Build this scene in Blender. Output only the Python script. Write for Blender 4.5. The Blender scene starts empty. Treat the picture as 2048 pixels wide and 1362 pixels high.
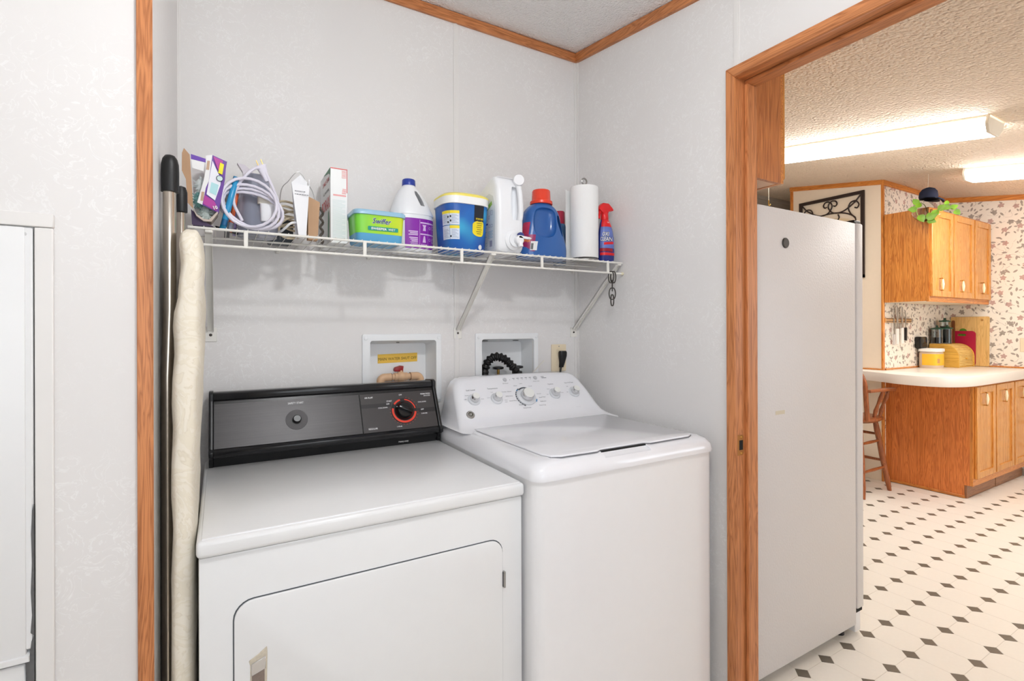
import bpy, bmesh, math, random
from mathutils import Vector, Matrix
random.seed(7)
PI = math.pi
sc = bpy.context.scene
COL = sc.collection

# ------------------------------------------------------------------ camera
W_PX, H_PX, F_PX, YAW, ROLL, PY = 2048, 1362, 1004.92, .527768, -.0029, 657.57
CAM = Vector((-1.418, -1.84, 1.30))
cd = bpy.data.cameras.new('camera'); cam = bpy.data.objects.new('camera', cd); COL.objects.link(cam)
cd.sensor_fit = 'HORIZONTAL'; cd.sensor_width = 36.0; cd.lens = 36.0 * F_PX / W_PX
cd.shift_y = (PY - H_PX / 2) / W_PX
cd.clip_start = .02; cd.clip_end = 60
_f = Vector((math.sin(YAW), math.cos(YAW), 0)); _r = Vector((math.cos(YAW), -math.sin(YAW), 0)); _u = Vector((0, 0, 1))
_rr = _r * math.cos(ROLL) + _u * math.sin(ROLL); _uu = -_r * math.sin(ROLL) + _u * math.cos(ROLL)
cam.matrix_world = Matrix(((_rr.x, _uu.x, -_f.x, CAM.x), (_rr.y, _uu.y, -_f.y, CAM.y), (_rr.z, _uu.z, -_f.z, CAM.z), (0, 0, 0, 1)))
sc.camera = cam

# ------------------------------------------------------------------ world, exposure, lamp powers
wd = bpy.data.worlds.new('sky'); sc.world = wd; wd.use_nodes = True
_bg = wd.node_tree.nodes['Background']
_bg.inputs['Color'].default_value = (.88, .94, 1.0, 1); _bg.inputs['Strength'].default_value = 3.4
sc.view_settings.view_transform = 'Standard'; sc.view_settings.look = 'None'
sc.view_settings.exposure = 0.13; sc.view_settings.gamma = 1.0; sc.view_settings.use_curve_mapping = False
sc.cycles.max_bounces = 8; sc.cycles.use_light_tree = False; sc.cycles.caustics_reflective = False; sc.cycles.caustics_refractive = False
DOME_POWER = 21.0         # laundry ceiling lamp, bulb in a clear globe (W)
TUBE_POWER = 22.0        # kitchen fluorescent fixtures

# ------------------------------------------------------------------ material helpers
def lin(c): return tuple(((v / 255) / 12.92 if v / 255 <= .04045 else ((v / 255 + .055) / 1.055) ** 2.4) for v in c) + (1,)
MATS = {}
class N:
    """small node-tree helper"""
    def __init__(s, name):
        s.m = bpy.data.materials.new(name); s.m.use_nodes = True; s.t = s.m.node_tree
        s.b = s.t.nodes['Principled BSDF']; s.o = s.t.nodes['Material Output']
    def n(s, typ, **kw):
        nd = s.t.nodes.new(typ)
        for k, v in kw.items():
            if k.startswith('i_'):
                key = k[2:]; key = int(key) if key.isdigit() else key.replace('_', ' ')
                if hasattr(v, 'is_output'): s.t.links.new(v, nd.inputs[key])
                else: nd.inputs[key].default_value = v
            else: setattr(nd, k, v)
        return nd
    def link(s, a, b): s.t.links.new(a, b)
    def math(s, op, a, b=None, c=None):
        nd = s.t.nodes.new('ShaderNodeMath'); nd.operation = op
        for i, v in enumerate((a, b, c)):
            if v is None: continue
            if hasattr(v, 'is_output'): s.link(v, nd.inputs[i])
            else: nd.inputs[i].default_value = v
        return nd.outputs[0]
    def mix(s, fac, a, b, blend='MIX'):
        nd = s.t.nodes.new('ShaderNodeMix'); nd.data_type = 'RGBA'; nd.blend_type = blend
        for sock, v in ((nd.inputs[0], fac), (nd.inputs[6], a), (nd.inputs[7], b)):
            if hasattr(v, 'is_output'): s.link(v, sock)
            else: sock.default_value = v
        return nd.outputs[2]
    def ramp(s, fac, stops, interp='LINEAR'):
        nd = s.t.nodes.new('ShaderNodeValToRGB'); cr = nd.color_ramp; cr.interpolation = interp
        while len(cr.elements) < len(stops): cr.elements.new(.5)
        for e, (p, c) in zip(cr.elements, stops): e.position = p; e.color = c
        s.link(fac, nd.inputs[0]); return nd.outputs[0]
    def coord(s, scale=(1, 1, 1), rot=(0, 0, 0), kind='Object'):
        tc = s.t.nodes.new('ShaderNodeTexCoord'); mp = s.t.nodes.new('ShaderNodeMapping')
        mp.inputs['Scale'].default_value = scale; mp.inputs['Rotation'].default_value = rot
        s.link(tc.outputs[kind], mp.inputs[0]); return mp.outputs[0]
    def bump(s, h, strength=.2, dist=.002):
        nd = s.n('ShaderNodeBump', i_Strength=strength, i_Distance=dist); s.link(h, nd.inputs['Height'])
        s.link(nd.outputs[0], s.b.inputs['Normal'])

def mat(name, rgb, rough=.5, metal=0, var=.03, vscale=30, bump=0, bscale=200, coat=0, trans=0, ior=1.45, emit=None, estr=0, sss=0):
    if name in MATS: return MATS[name]
    k = N(name); c = lin(rgb)
    v = k.coord(); nz = k.n('ShaderNodeTexNoise', i_Scale=vscale, i_Detail=1.0); k.link(v, nz.inputs['Vector'])
    d = tuple(x * (1 - var) for x in c[:3]) + (1,); l = tuple(min(1, x * (1 + var)) for x in c[:3]) + (1,)
    k.link(k.mix(nz.outputs[0], d, l), k.b.inputs['Base Color'])
    k.b.inputs['Roughness'].default_value = rough; k.b.inputs['Metallic'].default_value = metal
    k.b.inputs['IOR'].default_value = ior
    if coat: k.b.inputs['Coat Weight'].default_value = coat; k.b.inputs['Coat Roughness'].default_value = .08
    if trans: k.b.inputs['Transmission Weight'].default_value = trans
    if emit: k.b.inputs['Emission Color'].default_value = emit; k.b.inputs['Emission Strength'].default_value = estr
    if sss: k.b.inputs['Subsurface Weight'].default_value = sss; k.b.inputs['Subsurface Radius'].default_value = (.01, .01, .01)
    if bump:
        n2 = k.n('ShaderNodeTexNoise', i_Scale=bscale, i_Detail=2.0); k.link(v, n2.inputs['Vector']); k.bump(n2.outputs[0], bump, .001)
    MATS[name] = k.m; return k.m

def oak(name, axis, light, dark, rough=.38, fine=1.0):
    if name in MATS: return MATS[name]
    k = N(name); A, C = .9, 13.0
    s = [C, C, C]; s['xyz'.index(axis)] = A
    v = k.coord(tuple(s)); nz = k.n('ShaderNodeTexNoise', i_Scale=2.2, i_Detail=3.0, i_Roughness=.55, i_Distortion=.9); k.link(v, nz.inputs['Vector'])
    rings = k.math('FRACT', k.math('MULTIPLY', nz.outputs[0], 9.0))
    tri = k.math('ABSOLUTE', k.math('SUBTRACT', rings, .5))
    s2 = [130 * fine] * 3; s2['xyz'.index(axis)] = 1.4
    v2 = k.coord(tuple(s2)); n2 = k.n('ShaderNodeTexNoise', i_Scale=1.0, i_Detail=1.0); k.link(v2, n2.inputs['Vector'])
    pores = k.ramp(n2.outputs[0], [(.36, (0, 0, 0, 1)), (.52, (1, 1, 1, 1))])
    fac = k.math('ADD', k.math('MULTIPLY', tri, 1.25), k.math('MULTIPLY', n2.outputs[0], .22))
    base = k.ramp(fac, [(.06, lin(dark)), (.38, lin([(a * 2 + b) / 3 for a, b in zip(light, dark)])), (.75, lin(light))])
    dk = tuple(x * .62 for x in lin(dark)[:3]) + (1,)
    inv = k.math('MULTIPLY', k.math('SUBTRACT', 1.0, pores), .24)
    k.link(k.mix(inv, base, dk), k.b.inputs['Base Color'])
    k.b.inputs['Roughness'].default_value = rough
    MATS[name] = k.m; return k.m

def m_vinyl_wall():
    k = N('vinyl_wall_panel'); v = k.coord()
    n1 = k.n('ShaderNodeTexNoise', i_Scale=26.0, i_Detail=3.0, i_Roughness=.6, i_Distortion=1.2); k.link(v, n1.inputs['Vector'])
    vein = k.math('ABSOLUTE', k.math('SUBTRACT', n1.outputs[0], .5))
    vf = k.ramp(vein, [(0, (1, 1, 1, 1)), (.022, (0, 0, 0, 1))])
    n2 = k.n('ShaderNodeTexNoise', i_Scale=2.5, i_Detail=1.0); k.link(v, n2.inputs['Vector'])
    msk = k.ramp(n2.outputs[0], [(.36, (0, 0, 0, 1)), (.58, (1, 1, 1, 1))])
    base = k.mix(n2.outputs[0], lin((226, 223, 221)), lin((234, 231, 229)))
    k.link(k.mix(k.math('MULTIPLY', k.math('MULTIPLY', vf, msk), .5), base, lin((248, 248, 247))), k.b.inputs['Base Color'])
    k.b.inputs['Roughness'].default_value = .55
    return k.m
def m_popcorn(name, rgb, strength, dist, scale):
    k = N(name); v = k.coord()
    vo = k.n('ShaderNodeTexVoronoi', i_Scale=scale); k.link(v, vo.inputs['Vector'])
    nz = k.n('ShaderNodeTexNoise', i_Scale=scale * 1.3, i_Detail=1.0); k.link(v, nz.inputs['Vector'])
    h = k.math('ADD', k.math('SUBTRACT', 1.0, vo.outputs['Distance']), nz.outputs[0])
    k.b.inputs['Base Color'].default_value = lin(rgb); k.b.inputs['Roughness'].default_value = .85
    k.bump(h, strength, dist)
    return k.m
def m_floral():
    k = N('floral_wallpaper'); tc = k.n('ShaderNodeTexCoord'); sp = k.n('ShaderNodeSeparateXYZ'); k.link(tc.outputs['Object'], sp.inputs[0])
    cb = k.n('ShaderNodeCombineXYZ'); k.link(k.math('ADD', sp.outputs[0], sp.outputs[1]), cb.inputs[0]); k.link(sp.outputs[2], cb.inputs[1])
    col = k.mix(0.0, lin((244, 235, 222)), lin((244, 235, 222)))
    def cell(scale, rnd, off):
        ad = k.n('ShaderNodeVectorMath', operation='ADD'); k.link(cb.outputs[0], ad.inputs[0]); ad.inputs[1].default_value = off
        vo = k.n('ShaderNodeTexVoronoi', voronoi_dimensions='2D', i_Scale=scale, i_Randomness=rnd); k.link(ad.outputs[0], vo.inputs['Vector'])
        sb = k.n('ShaderNodeVectorMath', operation='SUBTRACT'); k.link(ad.outputs[0], sb.inputs[0]); k.link(vo.outputs['Position'], sb.inputs[1])
        s2 = k.n('ShaderNodeSeparateXYZ'); k.link(sb.outputs[0], s2.inputs[0])
        cs = k.n('ShaderNodeSeparateColor'); k.link(vo.outputs['Color'], cs.inputs[0])
        ln = k.n('ShaderNodeVectorMath', operation='LENGTH'); k.link(sb.outputs[0], ln.inputs[0])
        return s2.outputs[0], s2.outputs[1], ln.outputs['Value'], cs.outputs[0], cs.outputs[1]
    def leaf(col, scale, a, b, off, c1, c2, keep):
        x, y, r, ra, rb = cell(scale, .9, off)
        an = k.math('MULTIPLY', ra, 6.283); ca, sa = k.math('COSINE', an), k.math('SINE', an)
        xx = k.math('ADD', k.math('MULTIPLY', x, ca), k.math('MULTIPLY', y, sa)); yy = k.math('SUBTRACT', k.math('MULTIPLY', y, ca), k.math('MULTIPLY', x, sa))
        e = k.math('ADD', k.math('POWER', k.math('ABSOLUTE', k.math('DIVIDE', xx, a)), 1.6), k.math('POWER', k.math('ABSOLUTE', k.math('DIVIDE', yy, b)), 1.6))
        inside = k.math('MULTIPLY', k.math('LESS_THAN', e, 1.0), k.math('LESS_THAN', rb, keep))
        vein = k.math('LESS_THAN', k.math('ABSOLUTE', k.math('DIVIDE', yy, b)), .22)
        return k.mix(k.math('MULTIPLY', inside, .85), col, k.mix(vein, c1, c2))
    # twigs
    nz = k.n('ShaderNodeTexNoise', i_Scale=9.0, i_Detail=1.0, i_Distortion=.6); k.link(cb.outputs[0], nz.inputs['Vector'])
    tw = k.math('LESS_THAN', k.math('ABSOLUTE', k.math('SUBTRACT', nz.outputs[0], .5)), .008)
    n2 = k.n('ShaderNodeTexNoise', i_Scale=14.0); k.link(cb.outputs[0], n2.inputs['Vector'])
    tw = k.math('MULTIPLY', tw, k.math('GREATER_THAN', n2.outputs[0], .48))
    col = k.mix(k.math('MULTIPLY', tw, .45), col, lin((150, 135, 125)))
    G1, G2, R1, R2 = lin((126, 112, 104)), lin((176, 165, 152)), lin((168, 124, 116)), lin((208, 176, 166))
    col = leaf(col, 15.0, .019, .0075, (3.1, 1.7, 0), G1, G2, .75)
    col = leaf(col, 21.0, .013, .006, (7.7, 4.2, 0), lin((140, 126, 116)), G2, .6)
    x, y, r, ra, rb = cell(9.0, .75, (0, 0, 0))
    th = k.math('ARCTAN2', y, x)
    pet = k.math('ADD', .0195, k.math('MULTIPLY', k.math('COSINE', k.math('ADD', k.math('MULTIPLY', th, 5.0), k.math('MULTIPLY', ra, 6.28))), .0042))
    inside = k.math('LESS_THAN', r, pet)
    ring = k.math('GREATER_THAN', k.math('SINE', k.math('ADD', k.math('MULTIPLY', r, 900.0), k.math('MULTIPLY', th, 2.0))), .1)
    pink = k.mix(k.math('GREATER_THAN', rb, .45), G1, R1); pale = k.mix(k.math('GREATER_THAN', rb, .45), G2, R2)
    col = k.mix(k.math('MULTIPLY', inside, .9), col, k.mix(ring, pale, pink))
    k.link(col, k.b.inputs['Base Color']); k.b.inputs['Roughness'].default_value = .6
    return k.m
def m_quilt():
    k = N('ironing_pad_cloth'); v = k.coord((1, 1, 1))
    nz = k.n('ShaderNodeTexNoise', i_Scale=11.0, i_Detail=3.0, i_Distortion=2.0); k.link(v, nz.inputs['Vector'])
    band = k.ramp(k.math('FRACT', k.math('MULTIPLY', nz.outputs[0], 7.0)), [(.42, lin((236, 228, 212))), (.5, lin((224, 214, 194))), (.58, lin((232, 223, 204)))])
    k.link(band, k.b.inputs['Base Color']); k.b.inputs['Roughness'].default_value = .9
    n2 = k.n('ShaderNodeTexNoise', i_Scale=22.0, i_Detail=4.0); k.link(v, n2.inputs['Vector']); k.bump(n2.outputs[0], .5, .006)
    return k.m
def m_towel():
    k = N('paper_towel'); v = k.coord((1, 1, 1))
    vo = k.n('ShaderNodeTexVoronoi', i_Scale=150.0); k.link(v, vo.inputs['Vector'])
    k.b.inputs['Base Color'].default_value = lin((243, 243, 242)); k.b.inputs['Roughness'].default_value = .95
    k.bump(vo.outputs['Distance'], .35, .0015); return k.m

WALL = m_vinyl_wall()
OAKL = {a: oak('oak_trim_' + a, a, (210, 138, 86), (164, 98, 54), .42) for a in 'xyz'}
OAKK = {a: oak('oak_cabinet_' + a, a, (226, 150, 70), (178, 98, 36), .3) for a in 'xyz'}
OAKD = oak('oak_door_panel', 'z', (228, 164, 84), (196, 122, 48), .22)
WHITE_EN = mat('white_enamel', (236, 236, 236), .28, var=.01, coat=.3)
WHITE_EN2 = mat('washer_white_enamel', (240, 239, 240), .22, var=.01, coat=.4)
WHITE_PL = mat('white_plastic', (240, 240, 243), .3, var=.01)
WHITE_GLOSS = mat('glossy_white_plastic', (241, 241, 245), .12, var=.005, coat=.5)
COATED = mat('white_coated_wire', (236, 233, 226), .4, var=.02)
BLACK = mat('black_plastic', (22, 22, 24), .35, var=.1)
BLACKG = mat('black_gloss', (16, 16, 18), .15, var=.1)
CHROME = mat('chrome', (215, 215, 216), .12, metal=1)
STEEL = mat('brushed_steel', (170, 168, 165), .3, metal=1)
BRASS = mat('brass', (190, 150, 80), .25, metal=1)
DARK = mat('dark_gap', (20, 20, 20), .8)
CARD = mat('brown_cardboard', (188, 152, 120), .85, var=.06)
PRINTW = mat('white_print', (235, 235, 235), .5)
PRINTG = mat('grey_print', (120, 120, 126), .5)

# ------------------------------------------------------------------ geometry helpers
class G:
    def __init__(s): s.bm = bmesh.new()
    def _merge(s, b):
        me = bpy.data.meshes.new('tmp'); b.to_mesh(me); b.free(); s.bm.from_mesh(me); bpy.data.meshes.remove(me); return s
    def box(s, x0, x1, y0, y1, z0, z1, bev=0, seg=2, M=None):
        b = bmesh.new(); bmesh.ops.create_cube(b, size=1.0)
        for v in b.verts: v.co = Vector((x0 + (v.co.x + .5) * (x1 - x0), y0 + (v.co.y + .5) * (y1 - y0), z0 + (v.co.z + .5) * (z1 - z0)))
        if bev: bmesh.ops.bevel(b, geom=b.edges[:], offset=bev, segments=seg, profile=.5, affect='EDGES')
        if M is not None: bmesh.ops.transform(b, matrix=M, verts=b.verts)
        return s._merge(b)
    def prism(s, poly, axis, a0, a1, bev=0, seg=2, M=None):
        b = bmesh.new()
        def P(p, a): return {'x': (a, p[0], p[1]), 'y': (p[0], a, p[1]), 'z': (p[0], p[1], a)}[axis]
        lo = [b.verts.new(P(p, a0)) for p in poly]; hi = [b.verts.new(P(p, a1)) for p in poly]; n = len(poly)
        b.faces.new(lo); b.faces.new(hi)
        for i in range(n): b.faces.new((lo[i], lo[(i + 1) % n], hi[(i + 1) % n], hi[i]))
        bmesh.ops.recalc_face_normals(b, faces=b.faces)
        if bev: bmesh.ops.bevel(b, geom=b.edges[:], offset=bev, segments=seg, profile=.5, affect='EDGES')
        if M is not None: bmesh.ops.transform(b, matrix=M, verts=b.verts)
        return s._merge(b)
    def tube(s, pts, r, n=8, closed=False):
        b = bmesh.new(); pts = [Vector(p) for p in pts]; m = len(pts)
        rr = r if isinstance(r, (list, tuple)) else [r] * m
        rings = []; up = None
        for i, p in enumerate(pts):
            if closed: t = pts[(i + 1) % m] - pts[i - 1]
            else: t = pts[min(i + 1, m - 1)] - pts[max(i - 1, 0)]
            t.normalize()
            if up is None: up = t.orthogonal().normalized()
            up = (up - t * up.dot(t));
            if up.length < 1e-6: up = t.orthogonal()
            up.normalize(); sd = t.cross(up)
            rings.append([b.verts.new(p + (up * math.cos(2 * PI * j / n) + sd * math.sin(2 * PI * j / n)) * rr[i]) for j in range(n)])
        for i in range(m if closed else m - 1):
            A, B = rings[i], rings[(i + 1) % m]
            for j in range(n): b.faces.new((A[j], A[(j + 1) % n], B[(j + 1) % n], B[j]))
        if not closed: b.faces.new(rings[0][::-1]); b.faces.new(rings[-1])
        bmesh.ops.recalc_face_normals(b, faces=b.faces)
        return s._merge(b)
    def lathe(s, prof, n=24, M=None, cap=True):
        b = bmesh.new(); rings = []
        for r, z in prof: rings.append([b.verts.new((max(r, 1e-5) * math.cos(2 * PI * j / n), max(r, 1e-5) * math.sin(2 * PI * j / n), z)) for j in range(n)])
        for A, B in zip(rings, rings[1:]):
            for j in range(n): b.faces.new((A[j], A[(j + 1) % n], B[(j + 1) % n], B[j]))
        if cap: b.faces.new(rings[0][::-1]); b.faces.new(rings[-1])
        bmesh.ops.recalc_face_normals(b, faces=b.faces)
        if M is not None: bmesh.ops.transform(b, matrix=M, verts=b.verts)
        return s._merge(b)
    def rings(s, rs, cap=True):
        b = bmesh.new(); R = [[b.verts.new(p) for p in r] for r in rs]; n = len(R[0])
        for A, B in zip(R, R[1:]):
            for j in range(n): b.faces.new((A[j], A[(j + 1) % n], B[(j + 1) % n], B[j]))
        if cap: b.faces.new(R[0][::-1]); b.faces.new(R[-1])
        bmesh.ops.recalc_face_normals(b, faces=b.faces)
        return s._merge(b)
    def grid(s, fn, u0, u1, v0, v1, nu=8, nv=4):
        b = bmesh.new(); V = [[b.verts.new(fn(u0 + (u1 - u0) * i / nu, v0 + (v1 - v0) * j / nv)) for j in range(nv + 1)] for i in range(nu + 1)]
        for i in range(nu):
            for j in range(nv): b.faces.new((V[i][j], V[i + 1][j], V[i + 1][j + 1], V[i][j + 1]))
        return s._merge(b)
    def poly(s, pts):
        b = bmesh.new(); b.faces.new([b.verts.new(p) for p in pts]); return s._merge(b)
    def ball(s, c, r, u=16, v=10, sc3=(1, 1, 1), M=None):
        b = bmesh.new(); bmesh.ops.create_uvsphere(b, u_segments=u, v_segments=v, radius=r)
        for w in b.verts: w.co = Vector((w.co.x * sc3[0], w.co.y * sc3[1], w.co.z * sc3[2]))
        if M is not None: bmesh.ops.transform(b, matrix=M, verts=b.verts)
        for w in b.verts: w.co += Vector(c)
        return s._merge(b)
    def mapv(s, fn):
        for v in s.bm.verts: v.co = Vector(fn(v.co))
        return s
    def xf(s, M): bmesh.ops.transform(s.bm, matrix=M, verts=s.bm.verts); return s

def se(cx, cy, rx, ry, z, n=2.0, m=40):
    out = []
    for j in range(m):
        t = 2 * PI * j / m; c, d = math.cos(t), math.sin(t)
        out.append((cx + rx * math.copysign(abs(c) ** (2 / n), c), cy + ry * math.copysign(abs(d) ** (2 / n), d), z))
    return out
class Loft:
    """body from superellipse sections (z, cx, cy, rx, ry, n)"""
    def __init__(s, secs): s.s = secs
    def at(s, z):
        S = s.s
        if z <= S[0][0]: return S[0]
        for a, b in zip(S, S[1:]):
            if z <= b[0]:
                t = (z - a[0]) / max(b[0] - a[0], 1e-9); return tuple(x + (y - x) * t for x, y in zip(a, b))
        return S[-1]
    def pt(s, th, z, off=0):
        _, cx, cy, rx, ry, n = s.at(z); c, d = math.cos(th), math.sin(th)
        return (cx + (rx + off) * math.copysign(abs(c) ** (2 / n), c), cy + (ry + off) * math.copysign(abs(d) ** (2 / n), d), z)
    def mesh(s, m=40): return G().rings([se(a[1], a[2], a[3], a[4], a[0], a[5], m) for a in s.s])

def dense(rs, k=5):
    """smooth interpolation between ring sections"""
    R = [[Vector(p) for p in r] for r in rs]; R = [R[0]] + R + [R[-1]]; out = []
    for i in range(1, len(R) - 2):
        for j in range(k):
            t = j / k; out.append([.5 * ((2 * b) + (c - a) * t + (2 * a - 5 * b + 4 * c - d) * t * t + (3 * b - a - 3 * c + d) * t * t * t) for a, b, c, d in zip(R[i - 1], R[i], R[i + 1], R[i + 2])])
    return out + [R[-2]]
def smooth(me, ang=40):
    for p in me.polygons: p.use_smooth = True
    try: me.set_sharp_from_angle(angle=math.radians(ang))
    except Exception: pass
def obj(name, g, m, parent=None, sm=40, label=None, kind=None):
    me = bpy.data.meshes.new(name); bmesh.ops.remove_doubles(g.bm, verts=g.bm.verts, dist=1e-7); g.bm.to_mesh(me); g.bm.free()
    if sm: smooth(me, sm)
    me.materials.append(m)
    o = bpy.data.objects.new(name, me); COL.objects.link(o)
    if parent is not None:
        o.parent = parent
        if parent.get('_world'): o.matrix_parent_inverse = Matrix.Translation(-Vector(parent['_loc']))
    if label: o['label'] = label
    if kind: o['kind'] = kind
    return o
WORLD_EMPTIES = []
def thing(name, label, cat, loc, rot=(0, 0, 0), world=True, group=None, kind=None):
    """Empty at the base of a thing. world=True: parts are modelled in world coordinates"""
    o = bpy.data.objects.new(name, None); COL.objects.link(o); o.empty_display_size = .05
    o.location = loc; o.rotation_euler = rot; o['label'] = label; o['category'] = cat
    if group: o['group'] = group
    if kind: o['kind'] = kind
    if world: o['_world'] = 1; o['_loc'] = tuple(loc)
    WORLD_EMPTIES.append(o)
    return o
def single(name, g, m, label, cat, group=None, sm=40):
    o = obj(name, g, m, None, sm); o['label'] = label; o['category'] = cat
    if group: o['group'] = group
    return o
def struct(name, g, m, label, cat, sm=30):
    o = obj(name, g, m, None, sm); o['label'] = label; o['category'] = cat; o['kind'] = 'structure'; return o
def dup(o, parent, M=None):
    c = o.copy(); COL.objects.link(c); c.parent = parent; c.matrix_parent_inverse = o.matrix_parent_inverse.copy()
    if M is not None: c.matrix_local = M
    return c
def text_g(s, w=None, h=None, bold=0.0, shear=0.0, align='C'):
    """flat lettering in the xy plane, centred at the origin (align C) or starting at x=0 (L); h = cap height, w = fitted width"""
    cu = bpy.data.curves.new('t', 'FONT'); cu.body = s; cu.offset = bold; cu.shear = shear; cu.resolution_u = 2; cu.fill_mode = 'BOTH' if False else 'FRONT'
    ob = bpy.data.objects.new('t', cu); COL.objects.link(ob)
    me = bpy.data.meshes.new_from_object(ob.evaluated_get(bpy.context.evaluated_depsgraph_get()))
    bpy.data.objects.remove(ob); bpy.data.curves.remove(cu)
    g = G(); g.bm.from_mesh(me); bpy.data.meshes.remove(me)
    xs = [v.co.x for v in g.bm.verts]; ys = [v.co.y for v in g.bm.verts]
    if not xs: return g
    x0, x1, y0, y1 = min(xs), max(xs), min(ys), max(ys)
    sx = sy = None
    if h: sy = h / .70
    if w: sx = w / (x1 - x0)
    if sx is None: sx = sy
    if sy is None: sy = sx
    ox = (x0 + x1) / 2 if align == 'C' else x0
    for v in g.bm.verts: v.co = Vector(((v.co.x - ox) * sx, (v.co.y - .35) * sy, 0))
    return g
def join(*gs):
    a = gs[0]
    for b in gs[1:]: a._merge(b.bm)
    return a
def plane_map(o, u, v, n=None, lift=.0006):
    o, u, v = Vector(o), Vector(u).normalized(), Vector(v).normalized(); n = u.cross(v)
    return lambda p: o + u * p.x + v * p.y + n * (lift + p.z)
def boolean(ga, gb, op='DIFFERENCE'):
    ma = bpy.data.meshes.new('a'); ga.bm.to_mesh(ma); ga.bm.free(); mb = bpy.data.meshes.new('b'); gb.bm.to_mesh(mb); gb.bm.free()
    a = bpy.data.objects.new('a', ma); b = bpy.data.objects.new('b', mb); COL.objects.link(a); COL.objects.link(b)
    md = a.modifiers.new('b', 'BOOLEAN'); md.object = b; md.operation = op; md.solver = 'EXACT'
    dg = bpy.context.evaluated_depsgraph_get(); dg.update()
    me = bpy.data.meshes.new_from_object(a.evaluated_get(dg))
    g = G(); g.bm.from_mesh(me)
    for o, m in ((a, ma), (b, mb)): bpy.data.objects.remove(o); bpy.data.meshes.remove(m)
    bpy.data.meshes.remove(me); return g
def rrect(x0, x1, z0, z1, r, seg=6, corners=(1, 1, 1, 1)):
    """rounded rectangle outline; corners: bl, br, tr, tl"""
    out = []
    for (cx, cz, a0, on) in ((x0 + r, z0 + r, PI, corners[0]), (x1 - r, z0 + r, 1.5 * PI, corners[1]), (x1 - r, z1 - r, 0, corners[2]), (x0 + r, z1 - r, .5 * PI, corners[3])):
        if not on: out.append((cx + math.copysign(r, math.cos(a0 + .25 * PI)), cz + math.copysign(r, math.sin(a0 + .25 * PI)))); continue
        for i in range(seg + 1):
            a = a0 + .5 * PI * i / seg; out.append((cx + r * math.cos(a), cz + r * math.sin(a)))
    return out
def arc(c, r, a0, a1, n, fn): return [fn(c[0] + r * math.cos(a0 + (a1 - a0) * i / n), c[1] + r * math.sin(a0 + (a1 - a0) * i / n)) for i in range(n + 1)]

# ================================================================== THE SETTING
def zc(y): return 2.556 + .14 * y        # laundry ceiling slopes
def zk(y): return 2.51 + .16 * y         # kitchen ceiling slopes
FLOORM = mat('vinyl_grout', (236, 228, 216), .5)
TILEM = mat('cream_vinyl_tile', (244, 238, 228), .32, var=.02, vscale=60)
INSETM = mat('dark_vinyl_inset', (112, 104, 92), .35, var=.1)
KWALL = mat('kitchen_cream_wall', (240, 224, 203), .6, var=.015)
KGREY = mat('dining_wall', (205, 196, 186), .6, var=.02)
CEIL_L = m_popcorn('popcorn_ceiling', (246, 243, 241), .8, .006, 110)
CEIL_K = m_popcorn('stipple_ceiling', (250, 230, 208), 1.0, .012, 66)
FLORAL = m_floral()

g = G(); xb = [-1.626, -.945, -.690, -.493, -.240, 0]; zb = [0, 1.045, 1.259, 2.64]
for i in range(5):
    for j in range(3):
        if j == 1 and i in (1, 3): continue
        g.box(xb[i], xb[i + 1], 0, .10, zb[j], zb[j + 1])
struct('wall_back', g, WALL, 'off-white marbled vinyl wall behind the washer and dryer', 'wall')
g = G().box(0, .09, -.812, 1.565, 0, 2.76).box(0, .09, -1.72, -.812, 2.105, 2.6).box(0, .09, -3.3, -1.72, 0, 2.6)
wr = struct('wall_right', g, WALL, 'off-white vinyl wall with the oak door opening beside the washer', 'wall')
struct('wall_left', G().box(-2.9, -1.526, -.667, .10, 0, 2.64), WALL, 'off-white vinyl wall left of the dryer with the white access panel', 'wall')
struct('wall_side', G().box(-2.4, -2.3, -2.8, -.6, 0, 2.64), WALL, 'far left laundry wall out of view', 'wall')
FILL_WINS = ((-2.0, -.5, .95, 1.95, -2.7), (1.6, 4.3, .85, 2.0, -3.3))  # openings added behind the camera so sky light fills both rooms
def wall_with_added_window(xa, xb, w):
    x0, x1, z0, z1, y = w
    return G().box(xa, x0, y - .1, y, 0, 2.64).box(x1, xb, y - .1, y, 0, 2.64).box(x0, x1, y - .1, y, 0, z0).box(x0, x1, y - .1, y, z1, 2.64)
struct('wall_front', wall_with_added_window(-2.4, .0, FILL_WINS[0]), WALL, 'laundry wall behind the camera with a daylight window', 'wall')
struct('wall_kitchen_front', wall_with_added_window(.09, 4.75, FILL_WINS[1]), KWALL, 'kitchen wall behind the camera with a wide daylight window', 'wall')
for i_, (x0, x1, z0, z1, yw_) in enumerate(FILL_WINS):
    xm = (x0 + x1) / 2
    g = G().box(x0, x1, yw_ - .06, yw_ - .02, z0, z0 + .05).box(x0, x1, yw_ - .06, yw_ - .02, z1 - .05, z1).box(x0, x0 + .05, yw_ - .06, yw_ - .02, z0 + .05, z1 - .05).box(x1 - .05, x1, yw_ - .06, yw_ - .02, z0 + .05, z1 - .05).box(xm - .025, xm + .025, yw_ - .06, yw_ - .02, z0 + .05, z1 - .05)
    struct('window_%d' % (i_ + 1), g, WHITE_PL, ('white framed laundry window behind the camera', 'white framed kitchen window behind the camera')[i_], 'window')  # invented frames for the added fill-light openings
g = G().prism([(.10, zc(.10)), (-3.4, zc(-3.4)), (-3.4, zc(-3.4) + .08), (.10, zc(.10) + .08)], 'x', -2.95, .02)
struct('ceiling', g, CEIL_L, 'white popcorn textured ceiling above the laundry', 'ceiling')
g = G().prism([(1.66, zk(1.66)), (-3.4, zk(-3.4)), (-3.4, zk(-3.4) + .08), (1.66, zk(1.66) + .08)], 'x', .045, 4.75)
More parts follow.
